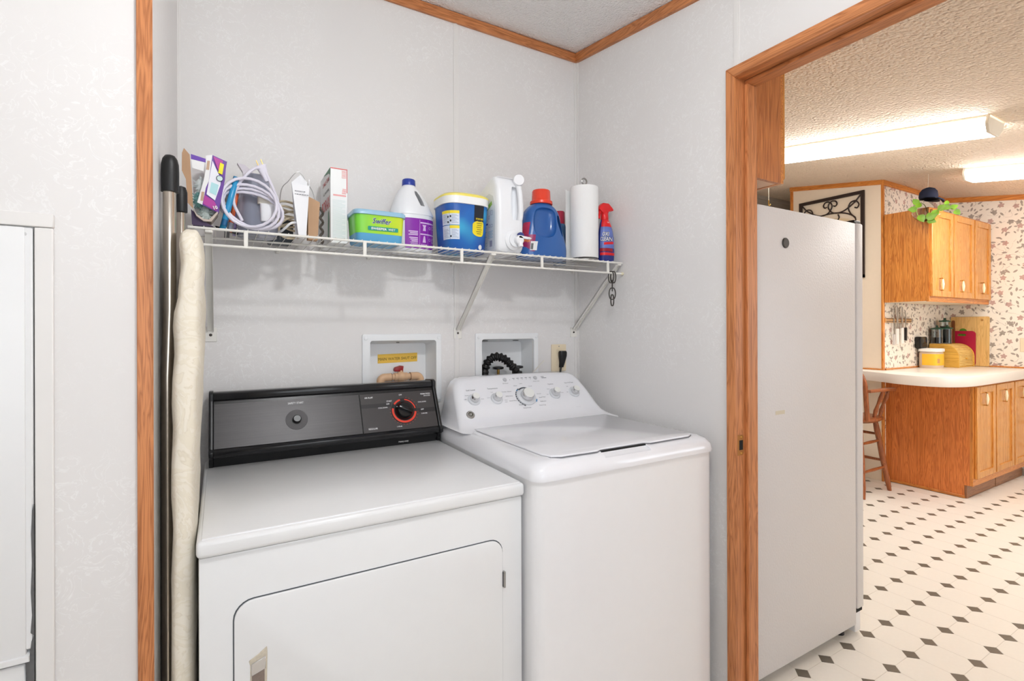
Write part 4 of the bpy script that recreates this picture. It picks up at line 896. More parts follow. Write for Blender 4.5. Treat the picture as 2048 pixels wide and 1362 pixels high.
# ================================================================== WIRE SHELF
ZD = 1.5700
sh = thing('wire_shelf', 'white coated wire shelf on the back wall over the washer and dryer', 'shelf', (-.75, -.15, 1.27))
XL, XR = -1.487, -.006
obj('front_rod', G().tube([(XL, -.305, 1.5645), (XR, -.305, 1.5645)], .0036, 8), COATED, sh)
obj('lower_front_rod', G().tube([(XL + .01, -.307, 1.5215), (XR - .004, -.307, 1.5215)], .0036, 8), COATED, sh)
obj('rod_cap', G().tube([(XR - .006, -.307, 1.5215), (XR + .002, -.307, 1.5215)], .0062, 10), mat('cream_cap', (236, 226, 196), .4), sh)
obj('middle_rod', G().tube([(XL, -.155, 1.5645), (XR, -.155, 1.5645)], .0030, 8), COATED, sh)
obj('back_rod', G().tube([(XL, -.012, 1.5645), (XR, -.012, 1.5645)], .0030, 8), COATED, sh)
wme = G().tube([(0, -.009, 0), (0, -.309, 0)], .0012, 5); wm0 = obj('cross_wire', wme, COATED, sh)
n = int((XR - XL) / .0254)
for i in range(n):
    o = wm0 if i == 0 else dup(wm0, sh)
    o.location = (XL + .010 + i * .0254, 0, 1.5690)
po = obj('front_post', G().box(-.0052, .0052, -.3105, -.3045, 1.519, 1.567, .001, 1), COATED, sh)
for i, x in enumerate((-1.355, -1.038, -.718, -.397, -.083)):
    o = po if i == 0 else dup(po, sh); o.location = (x, 0, 0)
for x in (-1.441, -.597, -.022):
    a, b = Vector((x, -.292, 1.557)), Vector((x, -.006, 1.298)); d = (b - a); L = d.length; ang = math.atan2(d.z, d.y)
    M_ = Matrix.Translation(a) @ Matrix.Rotation(ang, 4, 'X')
    w = .0088
    br = obj('bracket', join(G().box(-w, w, 0, L, -.0012, .0012, 0, 1, M_), G().box(-w, -w + .0016, 0, L, -.0075, .0012, 0, 1, M_), G().box(w - .0016, w, 0, L, -.0075, .0012, 0, 1, M_), G().box(x - .009, x + .009, -.311, -.286, 1.5535, 1.5605, .002, 1)), COATED, sh)
    xp = min(x, -.0215)
    obj('foot_plate', G().box(xp - .017, xp + .017, -.004, 0, 1.262, 1.306, .001, 1), COATED, br)
    obj('screw', G().lathe([(0, 0), (.0046, 0), (.004, .002), (0, .003)], 12, Matrix.Translation((xp, -.004, 1.2835)) @ RX), mat('dark_screw', (58, 50, 46), .5), br)
for x in (-1.25, -.95, -.62, -.46, -.03): obj('wall_clip', G().box(x - .006, x + .006, -.016, 0, 1.552, 1.572, .002, 1), COATED, sh)

# hanging chain: four links
CH = mat('dark_oxidised_chain', (74, 70, 66), .4, metal=.8)
ch = thing('metal_chain', 'short dark metal chain hanging from the right end of the wire shelf', 'chain', (-.062, -.307, 1.40))
def link_pts(cx, cy, cz, h, w, rot):
    out = []
    for i in range(28):
        a = 2 * PI * i / 28; px_ = w * math.cos(a); pz = h * math.sin(a) * 1.0
        pz = math.copysign(min(abs(pz) * 1.12, h), pz)
        out.append((cx + px_ * math.cos(rot), cy + px_ * math.sin(rot), cz + pz))
    return out
for (z, rot, h, w, dx) in ((1.5050, -.55, .0225, .0105, -.006), (1.5055, -.95, .0225, .0105, .005), (1.4715, .85, .0215, .0090, 0), (1.4390, -.7, .0225, .0125, 0), (1.4130, .25, .0215, .0100, 0)):
    obj('link', G().tube(link_pts(-.060 + dx, -.307, z, h, w, rot), .0024, 7, True), CH, ch)

# ================================================================== IRONING BOARD (standing on end, left of the dryer)
ib = thing('ironing_board', 'folded ironing board with cream quilted cover standing left of the dryer', 'ironing board', (-1.475, -.50, 0))
QUILT = m_quilt()
def pad_sec(z, y0, y1, x0, x1, n_=4.2): return se((x0 + x1) / 2, (y0 + y1) / 2, (x1 - x0) / 2, (y1 - y0) / 2, z, n_, 36)
PS = [(.0, -.66, -.36, -1.502, -1.462), (.3, -.668, -.35, -1.504, -1.460), (.6, -.668, -.35, -1.5035, -1.460), (.9, -.668, -.35, -1.5025, -1.4595), (1.1, -.667, -.36, -1.5015, -1.454), (1.25, -.665, -.37, -1.500, -1.447), (1.335, -.664, -.38, -1.497, -1.446), (1.365, -.662, -.38, -1.4915, -1.4455), (1.42, -.660, -.40, -1.4885, -1.4455), (1.475, -.652, -.42, -1.487, -1.446), (1.497, -.63, -.45, -1.485, -1.449), (1.509, -.60, -.48, -1.479, -1.456)]
random.seed(5)
rs = []
for i, p in enumerate(PS):
    if i: # subdivide for folds
        q0 = PS[i - 1]
        for t_ in (.34, .67): rs.append(tuple(a + (b - a) * t_ for a, b in zip(q0, p)))
    rs.append(p)
g = G().rings([pad_sec(*p) for p in rs])
for v__ in g.bm.verts: v__.co.x += .0016 * math.sin(v__.co.z * 37 + v__.co.y * 21) + .001 * math.sin(v__.co.z * 71)
obj('padded_cover', g, QUILT, ib, 60)
TUBEC = mat('polished_tube', (200, 190, 178), .18, metal=1)
obj('leg_tube', G().tube([(-1.5085, -.55, 1.64), (-1.5085, -.55, 1.34), (-1.5128, -.55, 1.20), (-1.5128, -.55, .05)], .0125, 14), TUBEC, ib)
obj('leg_tip', G().lathe([(.0128, -.005), (.0165, -.004), (.0166, .040), (.0160, .055), (.0135, .066), (.009, .073), (0, .076)], 20, Matrix.Translation((-1.5075, -.55, 1.597))), mat('ribbed_black_rubber', (20, 20, 21), .45), ib, label='ribbed black rubber tip')
obj('leg_tube', G().tube([(-1.497, -.385, 1.60), (-1.497, -.385, 1.30)], .0095, 12), TUBEC, ib)
obj('leg_tip', G().lathe([(.0098, 0), (.0135, .002), (.0135, .05), (.010, .062), (0, .066)], 16, Matrix.Translation((-1.497, -.385, 1.583))), MATS['ribbed_black_rubber'], ib)

# ================================================================== THINGS ON THE SHELF
# open carton of duster refills
PURP = mat('purple_print', (98, 40, 150), .4, var=.05); MAG = mat('magenta_print', (176, 44, 150), .4); DPUR = mat('dark_purple_print', (62, 34, 104), .4)
db = thing('duster_box', 'opened purple carton of feather dusters at the left end of the shelf', 'carton', (-1.445, -.27, ZD))
def slab(pts, th, n_=(0, 1, 0)):
    g = G(); nn_ = Vector(n_) * th; b = bmesh.new(); A = [b.verts.new(p) for p in pts]; B = [b.verts.new(Vector(p) + nn_) for p in pts]; b.faces.new(A); b.faces.new(B[::-1])
    for i in range(len(A)): b.faces.new((A[i], B[i], B[(i + 1) % len(A)], A[(i + 1) % len(A)]))
    bmesh.ops.recalc_face_normals(b, faces=b.faces); return g._merge(b)
Yf_ = -.300
fp = obj('front_panel', slab([(-1.432, Yf_, 1.760), (-1.400, Yf_ + .006, 1.750), (-1.4035, Yf_ + .006, 1.70), (-1.419, Yf_ + .006, 1.610), (-1.455, Yf_, 1.626), (-1.447, Yf_, 1.672), (-1.4405, Yf_, 1.69)], .0016), PURP, db)
obj('print_magenta', slab([(-1.4305, Yf_ - .0006, 1.757), (-1.408, Yf_ + .003, 1.7495), (-1.413, Yf_ + .003, 1.715), (-1.4215, Yf_ - .0006, 1.728)], .0004), MAG, fp)
obj('print_magenta', slab([(-1.4535, Yf_ - .0006, 1.629), (-1.4235, Yf_ + .004, 1.614), (-1.421, Yf_ + .004, 1.625), (-1.4285, Yf_, 1.640), (-1.4495, Yf_ - .0006, 1.652)], .0004), MAG, fp)
obj('print_duster', slab([(-1.432, Yf_ - .001, 1.745), (-1.4225, Yf_, 1.722), (-1.4125, Yf_ + .002, 1.700), (-1.414, Yf_ + .002, 1.684), (-1.4265, Yf_, 1.641), (-1.4455, Yf_ - .001, 1.655), (-1.4395, Yf_ - .001, 1.695)], .0004), mat('white_card_print', (236, 236, 244), .5), fp)
obj('print_duster', slab([(-1.4345, Yf_ - .0014, 1.688), (-1.418, Yf_ - .0002, 1.683), (-1.424, Yf_ - .0002, 1.654), (-1.439, Yf_ - .0014, 1.661)], .0004), mat('aqua_print', (176, 220, 226), .5), fp)
obj('print_sticker', slab([(-1.4145, Yf_ - .0004, 1.743), (-1.4055, Yf_ + .002, 1.740), (-1.4095, Yf_ + .002, 1.712), (-1.419, Yf_ - .0004, 1.715)], .0004), mat('yellow_print', (238, 226, 20), .4), fp)
obj('print_spot', G().lathe([(0, 0), (.0082, 0), (.0082, .0004), (0, .0004)], 20, Matrix.Translation((-1.4155, Yf_ - .0006, 1.7005)) @ RX), mat('navy_print', (46, 44, 92), .4), fp)
obj('print_spot', G().lathe([(0, 0), (.0066, 0), (.0066, .0006), (0, .0006)], 20, Matrix.Translation((-1.4155, Yf_ - .0008, 1.7005)) @ RX), mat('mint_print', (206, 226, 222), .5), fp)
obj('lettering', text_g('10', .010, .0085, .03).xf(Matrix.Rotation(.35, 4, 'Z')).mapv(plane_map((-1.4255, Yf_ + .0005, 1.6225), (1, 0, -.1), (0, 0, 1), lift=.0015)), PRINTW, fp, 0)
obj('window_edge', slab([(-1.447, Yf_ - .001, 1.7555), (-1.432, Yf_ - .001, 1.7605), (-1.4405, Yf_ - .001, 1.69), (-1.447, Yf_ - .001, 1.672), (-1.455, Yf_ - .001, 1.626), (-1.4665, Yf_ - .001, 1.631), (-1.452, Yf_ - .001, 1.69), (-1.4475, Yf_ - .001, 1.717)], .0016), mat('white_card', (240, 240, 240), .6), db)
for z_, dx, rr_ in ((1.731, -1.4425, .32), (1.648, -1.4555, .22)): obj('tab_hole', slab([(dx - .004, Yf_ - .0016, z_ - .012), (dx + .003, Yf_ - .0016, z_ - .012), (dx + .005, Yf_ - .0016, z_ + .012), (dx - .001, Yf_ - .0016, z_ + .012)], .0004), mat('tan_board', (196, 166, 142), .8), db)
obj('back_panel', slab([(-1.482, -.225, 1.760), (-1.412, -.225, 1.742), (-1.428, -.225, 1.602), (-1.474, -.225, 1.610)], .0016), mat('pale_card_inside', (226, 222, 220), .8), db)
obj('top_panel', slab([(-1.480, Yf_, 1.7545), (-1.447, Yf_, 1.7475), (-1.447, Yf_, 1.738), (-1.480, Yf_, 1.742)], .0016), mat('violet_print', (110, 70, 176), .4), db)
obj('top_panel', slab([(-1.479, Yf_ - .0008, 1.741), (-1.450, Yf_ - .0008, 1.7375), (-1.452, Yf_ - .0008, 1.714), (-1.477, Yf_ - .0008, 1.719)], .0012), MATS['white_card'], db)
obj('side_panel', slab([(-1.400, Yf_ + .006, 1.750), (-1.412, -.225, 1.742), (-1.428, -.225, 1.602), (-1.419, Yf_ + .006, 1.610)], .0014, (1, 0, 0)), DPUR, db)
obj('flap', slab([(-1.4975, -.335, 1.744), (-1.4935, -.333, 1.757), (-1.4825, -.318, 1.7475), (-1.4815, -.316, 1.730), (-1.4755, -.31, 1.612), (-1.4865, -.328, 1.622), (-1.4895, -.332, 1.68), (-1.498, -.335, 1.70)], .0016, (.5, .85, 0)), CARD, db, label='brown carton flap folded out')
obj('flap', slab([(-1.4755, -.31, 1.612), (-1.466, -.308, 1.598), (-1.452, -.306, 1.589), (-1.440, -.305, 1.588), (-1.421, -.304, 1.612), (-1.4195, -.304, 1.608), (-1.4345, -.306, 1.5835), (-1.452, -.308, 1.5825), (-1.468, -.31, 1.594)], .05), mat('carton_edge', (196, 182, 170), .8), db)
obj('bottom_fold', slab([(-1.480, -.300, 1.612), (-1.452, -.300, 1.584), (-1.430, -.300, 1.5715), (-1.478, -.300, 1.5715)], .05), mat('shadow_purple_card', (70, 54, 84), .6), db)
for i, (cx, cz, tone) in enumerate(((-1.459, 1.68, (214, 220, 218)), (-1.462, 1.645, (120, 168, 164)), (-1.448, 1.610, (196, 208, 204)))):
    g = G()
    random.seed(20 + i)
    for q_ in range(46):
        th = random.uniform(0, 2 * PI); ph = random.uniform(-1, 1); rr_ = math.sqrt(1 - ph * ph)
        a = Vector((cx, -.268, cz)); b_ = a + Vector((.020 * rr_ * math.cos(th), .020 * rr_ * math.sin(th), .030 * ph))
        g.tube([a, b_], [.003, .001], 4)
    g.ball((cx, -.268, cz), .013, 10, 8, (1, 1, 1.7))
    obj('duster', g, mat('duster_fluff_%d' % i, tone, .95, var=.2, vscale=200), db, 0)

# thin packages between the carton and the appliance
def slim(name, label, cat, rgb, p, size, rot, extra=None):
    t = thing(name, label, cat, p, rot, world=False)
    w, d, h = size
    obj('pack', G().rings([se(0, 0, w * .5, d * .12, 0, 3, 20), se(0, 0, w * .5, d * .5, h * .12, 3, 20), se(0, 0, w * .5, d * .5, h * .88, 3, 20), se(0, 0, w * .5, d * .12, h, 3, 20)]), mat(name + '_film', rgb, .25, var=.1, vscale=60), t)
    if extra: obj('printed_band', G().rings([se(0, 0, w * .505, d * .51, h * extra[0], 3, 20), se(0, 0, w * .505, d * .51, h * extra[1], 3, 20)], cap=False), mat(name + '_band', extra[2], .3), t)
    return t
slim('blue_packet', 'bright blue plastic packet leaning right of the purple carton', 'packet', (44, 146, 196), (-1.409, -.262, ZD + .004), (.016, .040, .150), (0, math.radians(13), 0), (.05, .16, (20, 92, 140)))
slim('orange_packet', 'orange and silver packet behind the coiled white cord', 'packet', (224, 104, 58), (-1.3925, -.225, ZD + .003), (.013, .045, .120), (0, math.radians(9), 0), (.03, .2, (170, 176, 190)))
slim('lavender_packet', 'lavender packet standing behind the orange one', 'packet', (150, 136, 186), (-1.379, -.17, ZD + .003), (.010, .05, .160), (0, math.radians(5), 0))
t = thing('hair_brush', 'grey brush standing behind the blue packet', 'brush', (-1.397, -.12, ZD))
obj('head', G().ball((-1.388, -.12, ZD + .135), .022, 16, 12, (.9, .5, 1.5)), mat('grey_brush', (132, 130, 128), .6), t)
obj('handle', G().tube([(-1.398, -.12, ZD + .001), (-1.392, -.12, ZD + .11)], .007, 8), MATS['grey_brush'], t)

# clear plastic appliance with coiled white cord
CLEARB = mat('smoky_clear_plastic', (198, 202, 220), .12, trans=.55, ior=1.2, var=.02)
ap = thing('cup_humidifier', 'translucent plastic appliance wrapped in white cord on the shelf', 'appliance', (-1.322, -.19, ZD))
obj('tank', G().rings([se(-1.320, -.19, .052, .045, ZD, 2.6, 32), se(-1.320, -.19, .055, .048, ZD + .02, 2.6, 32), se(-1.322, -.19, .052, .045, ZD + .07, 2.6, 32), se(-1.324, -.19, .043, .037, ZD + .13, 2.4, 32), se(-1.324, -.19, .034, .030, ZD + .168, 2.3, 32), se(-1.324, -.19, .030, .026, ZD + .180, 2.3, 32)]), CLEARB, ap)
obj('spout', slab([(-1.372, -.20, 1.778), (-1.352, -.20, 1.775), (-1.330, -.20, 1.755), (-1.335, -.20, 1.70), (-1.352, -.20, 1.715), (-1.358, -.20, 1.755)], .02), mat('mauve_plastic', (206, 198, 206), .3), ap)
obj('blue_core', G().rings([se(-1.337, -.195, .022, .03, ZD + .01, 3, 20), se(-1.335, -.195, .018, .026, ZD + .12, 3, 20)]), mat('pale_blue_core', (168, 186, 222), .3), ap)
obj('cap', G().rings([se(-1.296, -.243, .019, .012, ZD + .038, 3, 20), se(-1.296, -.243, .020, .013, ZD + .06, 3, 20), se(-1.298, -.243, .019, .012, ZD + .088, 3, 20)]), WHITE_PL, ap)
obj('cap_neck', G().rings([se(-1.303, -.238, .020, .011, ZD + .088, 3, 20), se(-1.303, -.238, .020, .011, ZD + .108, 3, 20)]), mat('clear_cream', (226, 220, 208), .3), ap)
CORDM = mat('lavender_white_cord', (226, 222, 234), .35)
cpts = []
def loop(cx, cz, rx, rz, y, tilt, ph, n_=22):
    out = []
    for i in range(n_):
        a = ph + 2 * PI * i / n_; x_, z_ = rx * math.cos(a), rz * math.sin(a)
        out.append((cx + x_ * math.cos(tilt) - z_ * math.sin(tilt), y - .006 * math.sin(a * 2 + ph), cz + x_ * math.sin(tilt) + z_ * math.cos(tilt)))
    return out
obj('cord_loop', G().tube(loop(-1.338, 1.6325, .080, .048, -.262, -.22, 0), .0041, 8, True), CORDM, ap)
obj('cord_loop', G().tube(loop(-1.334, 1.637, .076, .052, -.270, -.30, .4), .0041, 8, True), CORDM, ap)
obj('cord_loop', G().tube(loop(-1.341, 1.640, .072, .058, -.278, -.38, .9), .0041, 8, True), CORDM, ap)
obj('cord_loop', G().tube(loop(-1.345, 1.6495, .068, .066, -.284, -.55, 1.2), .0041, 8, True), CORDM, ap)
obj('cord_loop', G().tube(catmull([(-1.362, -.268, 1.60), (-1.383, -.27, 1.65), (-1.370, -.27, 1.70), (-1.335, -.266, 1.747), (-1.310, -.262, 1.750), (-1.290, -.262, 1.715), (-1.272, -.262, 1.665), (-1.264, -.265, 1.62)], 6), .0041, 8), CORDM, ap)
pg = obj('plug', G().rings([se(0, 0, .007, .006, 0, 3, 16), se(0, 0, .0095, .007, .020, 3, 16), se(0, 0, .013, .0085, .040, 3, 16), se(0, 0, .0145, .0095, .043, 3, 16), se(0, 0, .0145, .0095, .046, 3, 16)]).xf(Matrix.Translation((-1.298, -.258, 1.720)) @ Matrix.Rotation(math.radians(-22), 4, 'Y')), CORDM, ap)
for s_ in (-.0062, .0062): obj('prong', G().box(s_ - .0008, s_ + .0008, -.003, .003, .046, .062, 0, 1, Matrix.Translation((-1.298, -.258, 1.720)) @ Matrix.Rotation(math.radians(-22), 4, 'Y')), BRASS, pg)

# tangled beige cord with a wire loop, dark adapter
t = thing('beige_cord', 'tangled beige electrical cord left of the white leaflet', 'cord', (-1.236, -.17, ZD))
BEI = mat('beige_cord_rubber', (208, 192, 164), .5)
for i, (cz, rz, tl, yy) in enumerate(((1.60, .022, .1, -.18), (1.625, .020, -.25, -.17), (1.650, .018, -.35, -.185), (1.672, .014, -.2, -.175), (1.605, .030, .4, -.20), (1.64, .024, .3, -.15))):
    obj('coil', G().tube(loop(-1.225, cz, .040, rz, yy, tl, i), .0034, 7, True), BEI, t)
single('wire_hanger_loop', G().tube(catmull([(-1.256, -.155, 1.575), (-1.256, -.165, 1.712), (-1.235, -.175, 1.752), (-1.207, -.18, 1.783), (-1.180, -.175, 1.752), (-1.158, -.165, 1.708), (-1.150, -.15, 1.575)], 6), .0013, 6), STEEL, 'thin bent wire arching above the beige cord', 'wire')
t = thing('power_adapter', 'dark box adapter under the beige cord', 'adapter', (-1.255, -.09, ZD))
obj('case', G().box(-1.285, -1.215, -.13, -.05, ZD + .0005, ZD + .075, .006, 2), mat('slate_plastic', (54, 62, 72), .4), t)
obj('lead', G().tube(catmull([(-1.27, -.13, ZD + .03), (-1.262, -.24, ZD + .015), (-1.24, -.268, ZD + .035), (-1.225, -.255, ZD + .042)], 5), .0034, 7), WHITE_PL, t)
single('black_stick', G().tube([(-1.425, -.262, ZD + .0066), (-1.37, -.20, ZD + .0066), (-1.30, -.09, ZD + .0066)], [.0045, .006, .006], 10), BLACK, 'black stick lying on the shelf wires under the white cord', 'stick')

# folded leaflet
PAPER = mat('white_paper', (240, 240, 243), .7, var=.01)
t = thing('folded_leaflet', 'folded white leaflet standing on the shelf', 'leaflet', (-1.207, -.255, ZD))
mp = obj('front_sheet', slab([(-1.236, -.262, 1.727), (-1.186, -.255, 1.723), (-1.188, -.255, 1.742), (-1.185, -.253, 1.744), (-1.1965, -.262, ZD + .001), (-1.2175, -.265, ZD + .001)], .0012), PAPER, t)
obj('back_sheet', slab([(-1.236, -.2605, 1.727), (-1.2255, -.205, 1.70), (-1.219, -.21, ZD + .001), (-1.2175, -.264, ZD + .001)], .0010, (1, 0, 0)), mat('grey_white_paper', (226, 226, 232), .7), t)
obj('inner_sheet', slab([(-1.232, -.23, 1.735), (-1.207, -.225, 1.762), (-1.188, -.225, 1.742), (-1.196, -.23, ZD + .001), (-1.221, -.235, ZD + .001)], .0010), PAPER, t)
g = G()
for z_, w_ in ((1.702, .026), (1.693, .036)):
    x_ = -1.227
    random.seed(int(w_ * 1000))
    while x_ < -1.227 + w_:
        l_ = random.uniform(.002, .006); g._merge(slab([(x_, -.2622, z_), (x_ + l_, -.2616, z_), (x_ + l_, -.2616, z_ + .0022), (x_, -.2622, z_ + .0022)], .0002).bm); x_ += l_ + .0012
obj('printed_lines', g, PRINTG, mp, 0, kind='stuff')
single('cardboard_sleeve', join(slab([(-1.186, -.228, 1.700), (-1.1515, -.222, 1.687), (-1.158, -.222, ZD + .001), (-1.186, -.228, ZD + .001)], .03)), CARD, 'tan cardboard sleeve right of the white leaflet', 'cardboard')
g = G().tube([(-1.1365 + .004 * math.sin(i * .9), -.16 + .004 * math.cos(i * .9), ZD + .002 + i * .0042) for i in range(28)], .004, 7)
single('twisted_cord', g, mat('twisted_dark_cord', (92, 84, 76), .7, var=.3, vscale=160), 'twisted dark cord beside the white laundry-booster box', 'cord')

# borax box
BX0, BX1, BY0, BY1, BH = -1.1175, -1.0665, -.205, -.03, .235
t = thing('powder_box', 'tall white box with red lettering and a red top edge', 'box', (-1.092, -.12, ZD))
bb = obj('carton', G().box(BX0, BX1, BY0, BY1, ZD, ZD + BH, .0012, 1), mat('white_carton', (240, 241, 240), .45, var=.01), t)
RDP = mat('red_print', (214, 66, 66), .45); GRP = mat('green_print', (70, 132, 96), .45)
fm = plane_map((BX0, BY0, ZD), (1, 0, 0), (0, 0, 1)); lm = plane_map((BX0, BY1, ZD), (0, -1, 0), (0, 0, 1))
obj('red_border', join(G().box(0, .051, BH - .003, BH - .0004, 0, .0002), G().box(.0488, .0508, .16, BH - .002, 0, .0002)).mapv(fm), RDP, bb, 0, kind='stuff')
g = G()
for i in range(6): g.box(.034, .047, BH - .008 - i * .0042, BH - .0065 - i * .0042, 0, .0002)
for i in range(5): g.box(.036 - i * .0005, .047, .170 - i * .0035, .1715 - i * .0035, 0, .0002)
obj('red_text_block', g.mapv(fm), mat('pale_red_print', (232, 130, 130), .5), bb, 0, kind='stuff')
obj('red_bar', G().box(.008, .047, .1475, .1525, 0, .0002).mapv(fm), mat('pink_bar', (238, 170, 168), .5), bb, 0)
g = G()
for i in range(30): g.box(.006, .045 - .01 * (i % 4 == 3), .012 + i * .0042, .0130 + i * .0042, 0, .0002)
obj('fine_print', g.mapv(fm), mat('mint_text', (206, 224, 222), .5), bb, 0, kind='stuff')
g = join(text_g('BORAX', .135, .036, .02).xf(Matrix.Translation((.098, .132, 0))), text_g('20 MULE TEAM', .11, .014, .01).xf(Matrix.Translation((.10, .205, 0))))
obj('lettering', g.mapv(lm), RDP, bb, 0, kind='stuff')
obj('lettering', text_g('ALL NATURAL', .10, .008, .01).xf(Matrix.Translation((.105, .172, 0))).mapv(lm), mat('black_print', (40, 40, 44), .5), bb, 0, kind='stuff')
obj('green_corner', join(G().prism([(.06, BH - .0008), (.174, BH - .0008), (.174, BH - .034), (.168, BH - .022), (.15, BH - .013)], 'z', 0, .0003), G().prism([(.135, .02), (.150, .02), (.156, .075), (.150, .105), (.140, .10), (.136, .06)], 'z', 0, .0003)).mapv(lm), GRP, bb, 0, kind='stuff')

# wet-cloth tub
t = thing('wipes_tub', 'green and blue plastic tub of wet cloths with pale blue lid', 'tub', (-.982, -.222, ZD))
TL = Loft([(ZD, -.982, -.222, .070, .054, 7), (ZD + .004, -.982, -.222, .073, .057, 7), (ZD + .084, -.982, -.222, .078, .062, 7)])
tb = obj('tub', TL.mesh(56), mat('blue_tub', (96, 170, 214), .3), t)
LG = N('lime_label'); v_ = LG.coord(); sx_ = LG.n('ShaderNodeSeparateXYZ'); LG.link(v_, sx_.inputs[0])
LG.link(LG.ramp(LG.math('MULTIPLY', LG.math('ADD', sx_.outputs[0], 1.060), 6.6), [(0, lin((110, 206, 62))), (.45, lin((160, 216, 40))), (1, lin((204, 218, 40)))]), LG.b.inputs['Base Color']); LG.b.inputs['Roughness'].default_value = .3
lab = obj('label', G().grid(lambda a, z: TL.pt(a, z, .0006), -PI * 1.05, PI * .05, ZD + .0265, ZD + .083, 48, 3), LG.m, tb)
fy = lambda z: TL.pt(-PI / 2, z, .0012)[1]
def tubmap(p): return (p.x, fy(ZD + p.y) - .0004 - p.z, ZD + p.y)
obj('banner', G().prism(rrect(-1.022, -.927, .0355, .0480, .003, 3), 'z', 0, .0003).mapv(tubmap), mat('teal_banner', (22, 148, 130), .35), lab, 0)
obj('lettering', text_g('Swiffer', .060, .0165, .030, .2).xf(Matrix.Translation((-.979, .0655, .0003))).mapv(tubmap), PRINTW, lab, 0, kind='stuff')
obj('lettering', text_g('Swiffer', .058, .0160, .010, .2).xf(Matrix.Translation((-.979, .0655, .0008))).mapv(tubmap), mat('navy_logo', (30, 40, 128), .35), lab, 0, kind='stuff')
obj('lettering', join(text_g('SWEEPER', .049, .0066, .03).xf(Matrix.Translation((-.9875, .0418, .0007))), text_g('WET', .0225, .0066, .01).xf(Matrix.Translation((-.9475, .0418, .0007)))).mapv(tubmap), PRINTW, lab, 0, kind='stuff')
obj('lid', G().rings([se(-.982, -.222, .079, .063, ZD + .083, 7, 56), se(-.982, -.222, .0835, .0675, ZD + .0835, 7, 56), se(-.982, -.222, .0835, .0675, ZD + .093, 7, 56), se(-.982, -.222, .080, .064, ZD + .098, 7, 56), se(-.982, -.222, .074, .058, ZD + .0985, 7, 56)]), mat('pale_blue_lid', (150, 190, 214), .25), t)

# bleach jug with purple label
t = thing('bleach_jug', 'white bleach jug with purple label and blue cap', 'jug', (-.819, -.095, ZD))
t.scale = (1.05, 1.05, 1.05)
bx, by = -.819, -.095
WJ = mat('white_hdpe', (240, 241, 244), .32, var=.01)
BL = Loft([(ZD, bx, by, .064, .050, 2.5), (ZD + .006, bx, by, .070, .056, 2.5), (ZD + .120, bx, by, .072, .058, 2.5), (ZD + .126, bx, by, .0715, .0575, 2.5)])
g = BL.mesh(40)
up = G().rings([se(bx, by, .0735, .0595, ZD + .1255, 2.5, 36), se(bx, by, .0735, .0595, ZD + .132, 2.5, 36), se(bx - .002, by, .067, .054, ZD + .150, 2.4, 36), se(bx - .004, by, .056, .046, ZD + .180, 2.2, 36), se(bx - .007, by, .040, .034, ZD + .208, 2.1, 36), se(bx - .009, by, .026, .024, ZD + .224, 2, 36), se(bx - .009, by, .021, .021, ZD + .230, 2, 36), se(bx - .009, by, .021, .021, ZD + .236, 2, 36)])
slot = G().rings([se(bx + .0235, by, .0085, .10, ZD + .157, 2, 20), se(bx + .0185, by, .010, .10, ZD + .170, 2, 20), se(bx + .0085, by, .009, .10, ZD + .195, 2, 20), se(bx + .003, by, .004, .10, ZD + .208, 2, 20)])
up = boolean(up, slot)
bj = obj('bottle', join(g, up), WJ, t, 50)
bl = obj('label', G().grid(lambda a, z: BL.pt(a, z, .0008), -PI * .66, -PI * .02, ZD + .012, ZD + .112, 30, 3), mat('violet_label', (138, 34, 168), .35), bj)
def blm(p): return Vector(BL.pt(-PI / 2 + p.x / .062, ZD + p.y, .0014 + p.z))
g = G()
def bar(u0, u1, v0, v1, nu=6): g.grid(lambda u, v: blm(Vector((u, v, 0))), u0, u1, v0, v1, nu, 1)
bar(.006, .080, .096, .1005, 12); bar(.006, .080, .0585, .0625, 12)
for x_ in (.0045, .030, .049, .066): bar(x_, x_ + .0006, .018, .108, 1)
for i in range(3): bar(-.020 + .004 * (i % 2), .001, .066 - i * .0055, .0695 - i * .0055, 4)
for i in range(3): bar(-.018 + .003 * i, .001, .045 - i * .0055, .0485 - i * .0055, 4)
for i in range(5): bar(-.016 + .003 * (i % 3), .001, .0305 - i * .0035, .032 - i * .0035, 3)
for i in range(4): bar(.007, .027 - .004 * (i % 2), .026 - i * .0028, .0272 - i * .0028, 4)
for (cx_, cz_, r_) in ((.039, .083, .005), (.057, .086, .007), (.039, .044, .005), (.057, .042, .008)):
    for i in range(10):
        a0, a1 = 2 * PI * i / 10, 2 * PI * (i + 1) / 10
        g.poly([blm(Vector((cx_ + r_ * q_ * math.cos(a_), cz_ + r_ * q_ * math.sin(a_), 0))) for q_, a_ in ((.75, a0), (1, a0), (1, a1), (.75, a1))])
for pts_ in ([(.011, .092), (.024, .092), (.021, .084), (.0225, .072), (.0125, .072), (.0145, .084)], [(.0155, .055), (.0195, .055), (.023, .033), (.012, .033)]): g.poly([blm(Vector((a_, b_, .0001))) for a_, b_ in pts_])
for i in range(10): bar(.068, .078 - .003 * (i % 3), .090 - i * .003, .0912 - i * .003, 2)
for i in range(10): bar(.068, .078 - .003 * (i % 3), .053 - i * .003, .0542 - i * .003, 2)
obj('label_print', g, mat('lilac_print', (226, 196, 236), .5), bl, 0, kind='stuff')
obj('cap', G().lathe([(0, 0), (.0225, 0), (.0228, .003), (.0222, .019), (.020, .0215), (0, .0215)], 32, Matrix.Translation((bx - .009, by, ZD + .231))), mat('royal_blue_cap', (44, 66, 160), .3), t)

